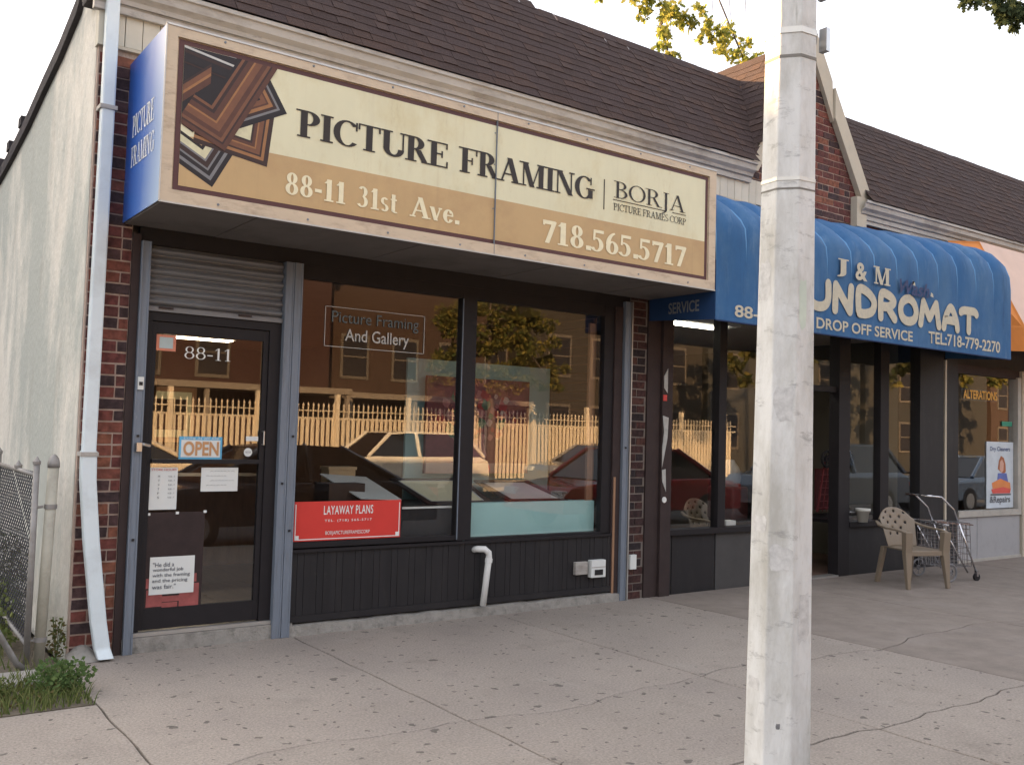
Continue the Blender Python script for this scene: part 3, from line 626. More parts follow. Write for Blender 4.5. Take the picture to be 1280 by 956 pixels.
for off, wd, m in ((0, .05, 'brown'), (.05, .02, 'orange'), (.07, .04, 'wood'), (.11, .02, 'dark')):
    DEP[0] += 1; q = clip([(.0, 3.6 + off), (.22, 3.8 + off), (.22, 3.8 + off + wd), (.0, 3.6 + off + wd)]); MB().poly([(x, -.8868 - .00045 * 9, z) for x, z in q]).build('printed_frame', FC[m], plate)
DEP[0] = 10
corner((.33, 3.38), 62, 157, [(.03, 'brown'), (.012, 'dark'), (.02, 'wood'), (.03, 'brown'), (.04, 'wood'), (.012, 'orange'), (.035, 'brown'), (.02, 'dark'), (.018, 'wood'), (.02, 'black')], .72, .34)
# left end: blue vinyl, sky sheen painted in as paler colour toward the front edge, with lettering
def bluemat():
    m = mat('painted_sheen_blue_vinyl', (.02, .08, .35), .35, .08, 3, spec=.6); t = m.node_tree; b = t.nodes['Principled BSDF']
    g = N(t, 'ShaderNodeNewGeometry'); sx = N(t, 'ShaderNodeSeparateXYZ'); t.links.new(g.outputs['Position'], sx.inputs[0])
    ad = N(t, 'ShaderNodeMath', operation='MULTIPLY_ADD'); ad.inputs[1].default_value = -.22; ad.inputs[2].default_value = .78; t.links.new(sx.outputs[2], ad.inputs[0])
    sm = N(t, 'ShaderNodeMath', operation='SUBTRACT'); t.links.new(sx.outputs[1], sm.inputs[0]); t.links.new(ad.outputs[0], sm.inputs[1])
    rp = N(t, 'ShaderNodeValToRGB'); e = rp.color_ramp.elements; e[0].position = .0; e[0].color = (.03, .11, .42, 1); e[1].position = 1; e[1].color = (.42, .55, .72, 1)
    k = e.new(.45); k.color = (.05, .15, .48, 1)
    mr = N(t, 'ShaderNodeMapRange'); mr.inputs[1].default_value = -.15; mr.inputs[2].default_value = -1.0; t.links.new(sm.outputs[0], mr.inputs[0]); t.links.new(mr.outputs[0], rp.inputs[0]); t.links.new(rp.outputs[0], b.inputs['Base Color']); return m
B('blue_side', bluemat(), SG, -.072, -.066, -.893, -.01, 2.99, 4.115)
serif('PICTURE', (-.17, -.7, 3.55, 3.7), ('x', -.072), M_whiteprint, SG, .16, .05); serif('FRAMING', (-.17, -.74, 3.34, 3.48), ('x', -.072), M_whiteprint, SG, .16, .05)
for x_ in [.3 + .62 * i for i in range(8)]:
    for z_ in (3.02, 4.09): MB().tube([(x_, -.9, z_), (x_, -.9045, z_)], .008, 8).build('screw', M_rail, SG)
for z_ in (3.35, 3.7, 3.95): MB().tube([(2.465, -.886, z_), (2.465, -.8895, z_)], .006, 8).build('screw', M_rail, SG)
# soffit panels
for i in range(8):
    x0 = -.06 + i * .6325; B('soffit_panel', M_soffit, SG, x0 + .003, x0 + .6295, -.885, -.03, 2.982 - .002 * (i % 2), 2.994)

# ------------------------------------------------------------------ items on the door and glass
def sheet(name, label, cat, m, x0, x1, z0, z1, y=.024, tilt=0):
    o = thing(name, label, cat, ((x0 + x1) / 2, y, z0)); B('sheet', m, o, x0, x1, y - .0015, y, z0, z1); return o
DY = ('y', .0215)
nums = serif('88-11', (.41, .75, 2.075, 2.165), ('y', .031), M_whiteprint, None, .1, .035, 'house_number'); tag(nums, 'white house number 88-11 painted on the door glass', 'number')
op = sheet('open_sign', 'blue and white OPEN sign hanging in the door glass', 'sign', mat('open_blue', (.12, .4, .62), .6), .4, .715, 1.345, 1.51, .026)
B('white_field', M_paper, op, .415, .7, .023, .0245, 1.36, 1.485); sans('OPEN', (.43, .69, 1.37, 1.475), ('y', .0235), mat('open_orange', (.5, .27, .13), .6), op, .03)
sans('COME IN WE ARE', (.43, .69, 1.49, 1.503), ('y', .0245), M_whiteprint, op)
hp = sheet('hours_notice', 'white opening hours sheet with red heading behind the lower door glass', 'notice', M_paper, .205, .4, .985, 1.285, .026)
M_redp = mat('red_print', (.55, .06, .05), .6); M_greyp = mat('grey_print', (.12, .13, .15), .6)
sans('STORE HOURS', (.215, .39, 1.262, 1.276), ('y', .024), M_redp, hp)
for i in range(6):
    z = 1.215 - i * .03; sans('MTWTFS'[i], (.262, .275, z, z + .014), ('y', .024), M_greyp, hp); sans('9:30 - 7', (.335, .38, z, z + .012), ('y', .024), M_greyp, hp)
np_ = sheet('handwritten_notice', 'small white handwritten note beside the hours sheet on the door', 'notice', M_paper, .57, .845, 1.11, 1.285, .026)
for i, s in enumerate(('For appointments', 'please call', 'or ring bell', 'deliveries next door')):
    if i < 4:
        z = 1.255 - i * .034; mb = MB(); r_ = random.Random(i); x = .6 + r_.uniform(0, .04)
        while x < .81 - (i % 2) * .06:
            L_ = r_.uniform(.008, .03); mb.tube([(x, .0235, z + r_.uniform(-.003, .003)), (x + L_ / 2, .0235, z + .006), (x + L_, .0235, z)], .0012, 4); x += L_ + .008
        mb.build('handwriting', M_greyp, np_)
qp = sheet('quote_poster', 'white quote card reading He did a wonderful job low on the door', 'poster', M_paper, .235, .55, .385, .65, .024)
for i, s in enumerate(('"He did a', 'wonderful job', 'with the framing', 'and the pricing', 'was fair."')):
    sans(s, (.255, .255 + .0165 * len(s), .58 - i * .039, .612 - i * .039), ('y', .022), M_greyp, qp, .01)
M_maroon = mat('maroon_poster', (.028, .016, .016), .6, .4, 9); M_pink = mat('brick_pink_print', (.3, .08, .075), .6, .3, 12)
mp_ = sheet('maroon_poster', 'large dark maroon poster with pink patches behind the quote card', 'poster', M_maroon, .205, .61, .27, .965, .0295)
for (a, b, c, d_) in ((.22, .33, .3, .42), (.33, .45, .33, .37), (.45, .59, .29, .45), (.5, .57, .46, .52), (.215, .26, .43, .5), (.33, .44, .285, .325)): B('pink_patch', M_pink, mp_, a, b, .0272, .0278, c, d_)
for x, z in ((.2, .955), (.4, .96), (.6, .965), (.2, .272), (.4, .275), (.6, .28)): B('tape', M_whiteprint, mp_, x, x + .022, .0258, .0268, z - .01, z + .008)
pc = sheet('pink_edged_card', 'blank pink edged card in the upper left corner of the door glass', 'card', mat('salmon_card', (.6, .22, .14), .6), .207, .345, 2.12, 2.235, .027)
B('card_face', mat('pale_blue_card', (.42, .5, .5), .6), pc, .228, .324, .024, .0252, 2.138, 2.218)
s1 = sheet('round_sticker', 'round white sticker on the door glass right of the OPEN sign', 'sticker', M_paper, .0, .0, 0, 0) if False else None
rd = MB().prism([(.915 + .032 * math.cos(2 * math.pi * i / 20), 1.4 + .032 * math.sin(2 * math.pi * i / 20)) for i in range(20)], .0245, .026, 'y').build('sticker', M_paper); tag(rd, 'round pale sticker on the door glass right of the OPEN sign', 'sticker')
sans('NOTICE', (.893, .938, 1.395, 1.407), ('y', .0245), M_greyp, rd)
tag(B('sticker', M_paper, None, .895, .99, .0245, .026, 1.485, 1.52), 'small white rectangular sticker near the door handle', 'sticker')
red = mat('red_vinyl', (.62, .045, .035), .5, .05)
lp = sheet('layaway_sign', 'red LAYAWAY PLANS sign in the lower left corner of the shop window', 'sign', red, 1.3, 2.245, .712, 1.02, .022)
WP = ('y', .0205)
sans('LAYAWAY PLANS', (1.55, 1.985, .915, .985), WP, M_whiteprint, lp, .012, space=1.1); sans('TEL. (718) 565-5717', (1.56, 1.975, .853, .877), WP, M_whiteprint, lp, .01, space=1.3); sans('BORJAPICTUREFRAMESCORP', (1.57, 1.96, .748, .785), WP, M_whiteprint, lp, .0)
for a in ((1.312, 2.235, .722, .729), (1.312, 1.319, .722, 1.0), (2.228, 2.235, .722, 1.0)): B('white_line', M_whiteprint, lp, a[0], a[1], .0195, .0205, a[2], a[3])
for x in (1.312, 2.2): B('corner_mark', M_whiteprint, lp, x, x + .035, .0185, .0195, .722, .757)
ng = thing('window_lettering', 'outlined silver Picture Framing And Gallery lettering high in the left window pane', 'lettering', (1.95, .02, 2.2))
M_sil = mat('silver_letter', (.42, .42, .4), .4, .1); M_dk = mat('dark_letter', (.07, .1, .11), .35, .1)
sans('Picture Framing', (1.56, 2.36, 2.42, 2.54), ('y', .028), M_dk, ng, .0); sans('And Gallery', (1.68, 2.27, 2.275, 2.405), ('y', .028), M_sil, ng, .008)
for a in ((1.5, 2.42, 2.568, 2.573), (1.5, 2.42, 2.25, 2.255), (1.5, 1.505, 2.25, 2.573), (2.415, 2.42, 2.25, 2.573)): B('outline', M_sil, ng, a[0], a[1], .0255, .0285, a[2], a[3])

# ------------------------------------------------------------------ shop interior
RM = thing('shop_room', 'dim brown interior of the picture framing shop behind the glass', 'room', (2.4, 4, .1))
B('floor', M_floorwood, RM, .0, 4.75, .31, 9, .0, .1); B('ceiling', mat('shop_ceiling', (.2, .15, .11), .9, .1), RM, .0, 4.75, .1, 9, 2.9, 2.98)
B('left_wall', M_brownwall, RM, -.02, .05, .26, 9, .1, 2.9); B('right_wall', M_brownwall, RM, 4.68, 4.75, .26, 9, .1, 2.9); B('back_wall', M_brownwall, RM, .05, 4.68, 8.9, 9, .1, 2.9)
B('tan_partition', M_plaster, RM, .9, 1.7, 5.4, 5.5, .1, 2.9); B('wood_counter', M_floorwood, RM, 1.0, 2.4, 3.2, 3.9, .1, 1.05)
for i, (x, y, s) in enumerate(((2.2, 6.2, 'nearer'), (2.75, 7.2, 'farther'))):
    tl = thing('ceiling_light', 'lit fluorescent ceiling light of the framing shop, %s of the two' % s, 'light', (x, y, 2.85)); B('diffuser', M_tube, tl, x - .5, x + .5, y - .12, y + .12, 2.86, 2.89); B('housing', M_paper, tl, x - .54, x + .54, y - .15, y + .15, 2.875, 2.899)
# display ledge, teal boards
dl = thing('display_ledge', 'display ledge with teal front board inside the shop window', 'display', (2.9, .4, .65))
B('teal_front', M_teal, dl, 2.93, 4.44, .1, .12, .6, .965); B('black_front', M_black, dl, 1.3, 2.92, .1, .12, .6, .95); B('ledge_top', M_darkwood, dl, 1.3, 4.44, .12, .8, .93, .955); B('white_edge', M_paper, dl, 2.3, 2.9, .092, .1, .935, .952)
B('teal_back', mat('grey_teal_board', (.2, .31, .31), .7, .06, 2), dl, 2.72, 4.42, .82, .85, .955, 2.28); B('teal_top', M_teal, dl, 2.93, 4.43, .12, .22, .955, .968)
sw_ = thing('slat_wall', 'dark slatted display wall at the right end of the shop window', 'display wall', (4.43, .4, .95))
B('backing', M_floorwood, sw_, 4.432, 4.45, .13, .8, .96, 2.76)
for i in range(12): B('slat', M_brownwall, sw_, 4.42, 4.431, .16, .78, 1.68 + i * .09, 1.68 + i * .09 + .078)
B('wood_post', M_rust, sw_, 4.36, 4.43, .125, .155, .96, 2.7)
# still life painting (a plain generic bunch of flowers)
pt = thing('flower_painting', 'dark red painting of flowers leaning on the teal board in the window', 'painting', (3.5, .7, .96))
B('canvas', mat('painting_ground', (.12, .03, .035), .6, .4, 5), pt, 2.88, 4.08, .72, .76, 1.2, 2.12); B('lower_band', mat('painting_cloth', (.3, .2, .16), .6, .2), pt, 2.89, 4.07, .715, .72, 1.2, 1.3)
r_ = random.Random(5)
pinks = [mat('flower_' + n, c, .6, .3, 30) for n, c in (('red', (.24, .03, .03)), ('pink', (.26, .1, .1)), ('pale', (.28, .19, .17)), ('leaf', (.06, .1, .06)))]
for i in range(90):
    a = r_.uniform(0, 6.28); q = math.sqrt(r_.random()); x = 3.45 + .45 * q * math.cos(a); z = 1.75 + .27 * q * math.sin(a); R_ = r_.uniform(.02, .055); n = 9
    MB().poly([(x + R_ * (1 + .25 * math.sin(3 * j)) * math.cos(2 * math.pi * j / n), .7145 - .00005 * i, z + R_ * (1 + .2 * math.cos(2 * j)) * math.sin(2 * math.pi * j / n)) for j in range(n)]).build('flower', pinks[r_.choice((0, 0, 1, 1, 2, 3))], pt)
MB().poly([(3.45 + .13 * math.cos(t) * (1 if math.sin(t) < 0 else .8), .7139 - .0062, 1.42 + .12 * math.sin(t)) for t in [i * .393 for i in range(16)]]).build('vase', pinks[1], pt)
def easel_frame(name, label, pts, m_in, w_=.045):
    """a picture frame lying tilted on the ledge: pts = near-left, near-right, far-right, far-left"""
    P = [Vector(p) for p in pts]; c = sum(P, Vector()) / 4; nrm = (P[1] - P[0]).cross(P[3] - P[0]).normalized(); o = thing(name, label, 'picture frame', tuple(c))
    inn = [p + (c - p).normalized() * w_ * 1.5 for p in P]; mb = MB()
    for i in range(4):
        a, b, d, e = P[i], P[(i + 1) % 4], inn[(i + 1) % 4], inn[i]; q = [a, b, d, e]
        mb.add(q + [v - nrm * .02 for v in q], [(0, 1, 2, 3), (7, 6, 5, 4), (0, 4, 5, 1), (1, 5, 6, 2), (2, 6, 7, 3), (3, 7, 4, 0)])
    mb.build('moulding', M_darkwood, o); MB().poly([v - nrm * .008 for v in inn]).build('backing', m_in, o)
    in2 = [p + (c - p).normalized() * w_ * 2.2 for p in P]; MB().poly([v - nrm * .006 for v in in2]).build('mat_board', M_matboard if m_in is not M_matboard else M_cream, o)
    MB().tube([c - nrm * .02, (c.x, c.y + .1, .957)], .006, 6).build('prop', M_darkwood, o)
    return o
easel_frame('picture_frame', 'dark empty frame tilted on the ledge in front of the flower painting', [(3.47, .17, .975), (4.17, .17, .975), (4.05, .7, 1.14), (3.42, .7, 1.14)], M_darkwood)
easel_frame('picture_frame', 'grey frame lying on the ledge across the window mullion', [(2.62, .2, .965), (3.3, .2, .965), (3.3, .7, 1.16), (2.5, .7, 1.16)], M_matboard)
bx = thing('mat_board_stack', 'grey mat board propped on a dark box behind the red sign', 'display', (2.0, .4, .96)); B('dark_box', M_brownwall, bx, 1.72, 2.05, .3, .6, .957, 1.14); MB().add([(1.95, .18, 1.02), (2.35, .2, 1.0), (2.22, .62, 1.17), (1.78, .62, 1.2), (1.95, .18, 1.028), (2.35, .2, 1.008), (2.22, .62, 1.178), (1.78, .62, 1.208)], [(0, 3, 2, 1), (4, 5, 6, 7), (0, 1, 5, 4), (1, 2, 6, 5), (2, 3, 7, 6), (3, 0, 4, 7)]).build('board', M_matboard, bx)
cb2 = thing('cardboard_box', 'small tan cardboard box standing behind the mat board', 'box', (2.0, .7, 1.14)); B('box', mat('cardboard', (.38, .27, .15), .8), cb2, 1.87, 2.12, .63, .79, .957, 1.24); B('lid', MATS['cardboard'], cb2, 1.86, 2.13, .62, .8, 1.24, 1.265)
# framed things seen through the door
for nm_, lb, x0, x1, y, z0, z1 in (('framed_picture', 'tan framed picture hanging on the partition seen through the door', .95, 1.55, 5.38, 1.2, 2.05), ('framed_picture', 'dark framed picture hanging on the far shop wall', 2.4, 3.3, 8.88, 1.3, 2.2)):
    fo = thing(nm_, lb, 'picture', ((x0 + x1) / 2, y, z0)); B('moulding', M_rust, fo, x0, x1, y - .03, y, z0, z1); B('print', M_cream, fo, x0 + .08, x1 - .08, y - .035, y - .03, z0 + .08, z1 - .08); B('image', M_brownwall, fo, x0 + .16, x1 - .16, y - .038, y - .035, z0 + .2, z1 - .2)
for i in range(6):      # corner samples hanging on the side wall
    z = 1.9 + .28 * (i % 3); y = 1.6 + .5 * (i // 3)
    co = MB(); co.box(.052, .075, y, y + .2, z, z + .04); co.box(.052, .075, y, y + .04, z + .04, z + .2); tag(co.build('frame_sample', M_rust, None), 'wooden frame corner sample on the left shop wall, %s of its %s row' % (('lowest', 'middle', 'topmost')[i % 3], ('front', 'rear')[i // 3]), 'frame sample', 'frame corner samples on the shop wall')

# ------------------------------------------------------------------ BUILDING B: laundromat
Bd = thing('laundromat_building', 'laundromat with brick gable and dark glass front under a blue awning', 'building', (7.6, 0, 0))
def inside_g(x, z): return z < 4.53 or (abs(x - 7.63) < (6.32 - z) / 1.5 - .1)
gw = MB().prism([(6.45, 4.0), (9.9, 4.0), (9.9, 4.2), (8.62, 4.2), (8.62, 4.58), (7.63, 6.25), (6.64, 4.58), (6.45, 4.5)], .009, .28, 'y').build('gable_wall', M_mortar, Bd)
n = bricks(gw, 6.5, 8.6, 4.215, 6.25, .006, inside_g, seed=3)
bricks(gw, 8.6, 9.88, 4.215, 4.25, .006, seed=9)
wl = MB().box(8.62, 9.9, .009, .28, 4.2, 4.34).build('frieze_wall', M_mortar_dark, Bd); bricks(wl, 8.64, 9.88, 4.29, 4.34, .006, seed=10)
# rake boards
def plank(p0, p1, w0, w1, y0, y1, name, m, parent, cut=0):
    p0, p1 = Vector(p0), Vector(p1); d = (p1 - p0).normalized(); n_ = Vector((-d.y, d.x))
    return MB().prism([tuple(p0), tuple(p1), tuple(p1 + n_ * w1), tuple(p0 + n_ * w0)], y0, y1, 'y').build(name, m, parent)
MB().prism([(8.55, 4.6), (8.78, 4.6), (7.99, 5.87), (7.99, 5.5)], -.075, -.005, 'y').build('rake_board', M_trim, Bd)
MB().prism([(7.63, 6.12), (7.99, 5.46), (7.965, 5.95), (7.89, 6.08), (7.63, 6.5)], -.05, .0, 'y').build('rake_board', M_trim, Bd)
MB().prism([(7.63, 6.12), (6.62, 4.6), (6.45, 4.6), (7.63, 6.5)], -.05, .0, 'y').build('rake_board', M_trim, Bd)
B('corner_block', M_trim, Bd, 8.42, 8.62, -.09, .0, 4.25, 4.62)
# cross gable roof (left slope catches the sun behind the ridge)
M_terr = M_shingle
cg = MB().add([(6.44, .0, 4.6), (7.63, .0, 6.42), (7.63, 7, 6.42), (6.42, 7, 4.6), (8.78, .0, 4.6), (8.78, 7, 4.6), (6.5, .0, 4.55), (7.63, .0, 6.32), (7.63, 7, 6.32), (6.5, 7, 4.55), (8.72, .0, 4.55), (8.72, 7, 4.55)],
    [(0, 3, 2, 1), (1, 2, 5, 4), (6, 7, 8, 9), (7, 10, 11, 8), (0, 1, 7, 6), (1, 4, 10, 7), (3, 9, 8, 2), (2, 8, 11, 5), (0, 6, 9, 3), (4, 5, 11, 10)]).build('roof', M_roofing, Bd)
Vg = Vector((7.63 - 6.42, 0, 6.42 - 4.6)); 
shingles(cg, (6.44, 5.5, 4.62), (0, -1, 0), Vg, 5.6, Vg.length - .1, lambda p, u, v: p.y > -.05 and (p.y < 1.1 + (0 if p.z < 6.0 else 9)), lambda p: (p - CAM).length, 12)
# storefront: everything on Y about 0
B('steel_jamb', M_redsteel, Bd, 5.0, 5.18, -.03, .12, -.02, 3.0); B('steel_jamb', M_redsteel, Bd, 5.185, 5.33, -.06, .12, -.02, 3.0)
sfw = MB().box(6.1, 6.215, .0, .1, .62, 2.98).build('window', M_bronze, Bd)
B('sill', M_bronze, sfw, 5.33, 6.95, -.03, .12, .6, .655); B('head', M_bronze, sfw, 5.33, 9.95, .0, .12, 2.98, 3.05)
B('pane', M_glass, sfw, 5.33, 6.1, .05, .056, .655, 2.98); B('pane', M_glass, sfw, 6.215, 6.95, .05, .056, .655, 2.98)
for x0, x1 in ((5.335, 5.43), (5.44, 6.08), (6.1, 6.94)): B('bulkhead_panel', M_black if x0 < 6 else mat('dark_grey_panel', (.06, .058, .058), .6, .15) if 'dark_grey_panel' not in MATS else MATS['dark_grey_panel'], Bd, x0, x1, .02, .12, -.02, .598)
MATS['dark_grey_panel'] = MATS.get('dark_grey_panel')
B('door_post', M_bronze, Bd, 6.95, 7.05, .0, .12, -.02, 2.98); B('door_post', M_bronze, Bd, 8.2, 8.42, -.02, .12, -.02, 2.98)
B('door_sill', M_metaledge, Bd, 7.05, 8.2, -.03, .1, -.02, .02); B('transom', M_bronze, Bd, 7.05, 8.2, .02, .1, 2.2, 2.27); B('pane', M_glass, Bd, 7.05, 8.2, .05, .056, 2.27, 2.98)
ww = MB().box(9.09, 9.27, .0, .1, .62, 2.98).build('window', M_bronze, Bd); B('sill', M_bronze, ww, 8.42, 9.95, -.03, .12, .58, .64)
B('pane', M_glass, ww, 8.42, 9.09, .05, .056, .64, 2.98); B('pane', M_glass, ww, 9.27, 9.95, .05, .056, .64, 2.98)
B('bulkhead_panel', M_black, Bd, 8.42, 9.94, .02, .12, -.02, .578)
B('open_door', M_bronze, Bd, 7.06, 7.1, .12, 1.0, .02, 2.2) 
B('dark_pier', M_black, Bd, 9.95, 10.52, -.02, .3, -.02, 3.0); B('dark_pier', M_black, Bd, 10.6, 10.88, -.02, .3, -.02, 3.0); B('pale_strip', M_trim, Bd, 10.54, 10.58, -.03, .2, -.02, 2.75)
B('upper_wall', M_black, Bd, 5.0, 10.9, .1, .28, 3.0, 4.2)
# interior of the laundromat
LR = thing('laundromat_room', 'beige interior of the laundromat seen through its dark glass', 'room', (7.6, 3, 0))
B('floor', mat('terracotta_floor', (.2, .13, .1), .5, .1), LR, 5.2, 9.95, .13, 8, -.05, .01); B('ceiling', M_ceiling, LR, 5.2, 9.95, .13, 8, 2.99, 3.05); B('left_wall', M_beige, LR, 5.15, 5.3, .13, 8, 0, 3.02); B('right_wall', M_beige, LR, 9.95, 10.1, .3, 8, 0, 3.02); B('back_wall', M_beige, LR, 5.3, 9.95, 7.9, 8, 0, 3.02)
for i, (x, y, s) in enumerate(((6.35, .75, 'left by the first pane'),)):
    tl = thing('ceiling_light', 'lit white fluorescent fixture on the laundromat ceiling', 'light', (x, y, 2.9)); B('diffuser', M_tube2, tl, x - .6, x + .6, y - .06, y + .06, 2.9, 2.92); B('housing', M_paper, tl, x - .7, x + .7, y - .22, y + .22, 2.925, 2.985)
def washer(x, s):
    o = thing('washing_machine', 'white front loading washing machine against the back wall, ' + s, 'washing machine', (x, 5.5, 0), 'washing machines along the back of the laundromat')
    B('cabinet', M_paper, o, x - .33, x + .33, 5.2, 5.9, .01, 1.5, bevel=.01)
    MB().prism([(x + .2 * math.cos(t), .8 + .2 * math.sin(t)) for t in [i * .314 for i in range(20)]], 5.15, 5.2, 'y').build('door_ring', M_steel, o)
    MB().prism([(x + .15 * math.cos(t), .8 + .15 * math.sin(t)) for t in [i * .314 for i in range(20)]], 5.14, 5.15, 'y').build('door_glass', M_bronze, o)
    B('control_panel', M_greyp, o, x - .3, x + .3, 5.19, 5.2, 1.28, 1.42)
for i, s in enumerate(('leftmost', 'second from left', 'second from right', 'rightmost')): washer(7.0 + i * .7, s)
# red folding cart upside down with spoked black wheels
def ring(mb, c, R_, r, ax, n=22):
    pts = []
    for i in range(n + 1):
        t = 2 * math.pi * i / n; pts.append((c[0] + R_ * math.cos(t), c[1], c[2] + R_ * math.sin(t)) if ax == 'y' else (c[0], c[1] + R_ * math.cos(t), c[2] + R_ * math.sin(t)))
    mb.tube(pts, r, 6, caps=False)
rc = thing('red_cart', 'red wire laundry cart tipped up with two black spoked wheels on top', 'cart', (8.9, .7, .64))
M_redw = mat('red_wire', (.16, .02, .025), .4)
B('display_table', M_paper, rc, 8.44, 9.5, .35, .95, .6, .64) if False else None
for i, x in enumerate((8.76, 9.22)):
    mb = MB(); ring(mb, (x, .55, 1.38), .1, .018, 'y'); ring(mb, (x, .55, 1.38), .03, .02, 'y', 10)
    for k in range(7): t = k * .898; mb.tube([(x, .55, 1.38), (x + .1 * math.cos(t), .55, 1.38 + .1 * math.sin(t))], .008, 5)
    mb.build('wheel', M_black, rc)
mb = MB()
for x in (8.8, 9.18):
    mb.tube([(x, .6, 1.38), (x - .1, .65, .7)], .011); mb.tube([(x, .8, 1.3), (x - .1, .85, .7)], .011)
for i in range(7): z = .75 + i * .085; sx_ = (z - .7) * .147; mb.tube([(8.7 + sx_, .65, z), (9.08 + sx_, .65, z)], .005, 5)
for i in range(5): x = 8.72 + i * .085; mb.tube([(x, .64, .7), (x + .09, .62, 1.3)], .005, 5)
mb.build('frame', M_redw, rc); B('red_liner', mat('red_fabric', (.08, .015, .018), .8), rc, 8.74, 9.14, .7, .72, .72, 1.25)
tb = thing('ledge_table', 'low black ledge inside the laundromat window holding the red cart', 'table', (9, .6, 0)); B('top', M_bronze, tb, 8.44, 9.9, .16, 1.0, .6, .64); 
for x in (8.5, 9.85):
    for y in (.22, .95): B('leg', M_bronze, tb, x - .02, x + .02, y - .02, y + .02, .01, .6)
def pot(o):
    mb = MB(); n = 18; prof_ = [(.055, 0), (.075, .13), (.088, .13), (.088, .165), (.078, .165), (.07, .1), (.05, .02)]
    for r, z in prof_:
        for k in range(n): t = 2 * math.pi * k / n; mb.v.append((8.6 + r * math.cos(t), .02 + r * math.sin(t) - .02, .64 + z))
    for i in range(len(prof_) - 1):
        for k in range(n): mb.f.append([i * n + k, i * n + (k + 1) % n, (i + 1) * n + (k + 1) % n, (i + 1) * n + k]); mb.m.append(0)
    mb.f.append(list(range(n))[::-1]); mb.m.append(0)
    return mb
p_ = thing('flower_pot', 'small white plastic flower pot on the laundromat window sill', 'pot', (8.6, 0, .64)); q = pot(p_).build('pot', mat('white_plastic', (.6, .59, .53), .5, .05), p_, smooth=True); q.location = (0, -.085 + .0, 0)
M_redw0 = mat('dark_red_plastic', (.07, .022, .02), .5)
lb = thing('laundry_bag', 'rounded white laundry bag behind the second laundromat pane', 'bag', (6.95, .5, .66))
mb = MB(); n = 16
for i in range(9):
    z = 1.04 + .32 * i / 8; r = .15 * math.sin(math.pi * min(1, .2 + .8 * i / 8)) ** .6 if i < 8 else .05
    for k in range(n): t = 2 * math.pi * k / n; mb.v.append((6.98 + r * math.cos(t) * (1 + .06 * math.sin(3 * t)), .6 + r * .8 * math.sin(t), z))
for i in range(8):
    for k in range(n): mb.f.append([i * n + k, i * n + (k + 1) % n, (i + 1) * n + (k + 1) % n, (i + 1) * n + k]); mb.m.append(0)
mb.build('bag', mat('grey_white_bag', (.3, .31, .31), .7, .1), lb, smooth=True); B('basket', M_redw0, lb, 6.8, 7.2, .4, .8, .66, 1.05, bevel=.03)
tag(MB().box(6.42, 6.58, .16, .26, .64, .7).build('paper_packet', M_paper), 'small white packet lying on the sill behind the first laundromat pane', 'packet')
# torn white poster remains on the steel jamb
M_oldpaper = mat('old_paper', (.4, .4, .38), .8, .25, 14)
tp = thing('torn_poster', 'torn strip of white poster peeling off the brown steel jamb', 'poster', (5.2, -.06, 1.2))
MB().prism([(5.19, 1.82), (5.27, 1.8), (5.26, 1.6), (5.22, 1.42), (5.19, 1.3), (5.19, 1.5), (5.21, 1.65)], -.068, -.062, 'y').build('paper_strip', M_oldpaper, tp)
MB().prism([(5.19, 1.27), (5.24, 1.28), (5.25, 1.05), (5.2, 1.15)], -.069, -.062, 'y').build('paper_strip', M_oldpaper, tp)
MB().prism([(5.2, 2.22), (5.25, 2.3), (5.25, 2.05), (5.2, 2.1)], -.068, -.062, 'y').build('paper_strip', M_oldpaper, tp)
B('red_sticker', M_redp, tp, 5.19, 5.24, -.069, -.062, 1.97, 2.03); MB().prism([(5.23 + .03 * math.cos(t), .97 + .03 * math.sin(t)) for t in [i * .524 for i in range(12)]], -.07, -.062, 'y').build('round_mark', M_paper, tp)

# blue awning
AW = thing('blue_awning', 'blue ribbed canvas awning lettered LAUNDROMAT over the laundromat front', 'awning', (7.6, -.5, 2.7))
M_blue = mat('blue_canvas', (.02, .1, .25), .75, .12, 5, dirt=(.1, .2, .32), dscale=2.4, damt=.55, bump=.15, bscale=300, dlo=.42, dhi=.75, stretch=(1, 1, .5))
M_rib = mat('blue_rib', (.1, .26, .48), .6, .1)
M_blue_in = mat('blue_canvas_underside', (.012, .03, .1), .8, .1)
PL = [(-.03, 4.08), (-.2, 4.04), (-.4, 3.98), (-.6, 3.9), (-.78, 3.8), (-.91, 3.69), (-.975, 3.6), (-.995, 3.46), (-1.0, 3.25), (-1.001, 3.0), (-1.001, 2.7)]
PR = [(-.03, 4.17), (-.2, 4.15), (-.4, 4.11), (-.6, 4.06), (-.78, 3.98), (-.91, 3.87), (-.975, 3.73), (-.995, 3.57), (-1.0, 3.33), (-1.001, 3.05), (-1.001, 2.7)]
def prof_at(x):
    s_ = min(1, max(0, (x - 6.3) / 3.9)); s_ = s_ * s_ * (3 - 2 * s_)
    return [(a[0], a[1] + (b_[1] - a[1]) * s_) for a, b_ in zip(PL, PR)]
ribs = [4.87 + (10.31 - 4.87) * i / 13 for i in range(14)]
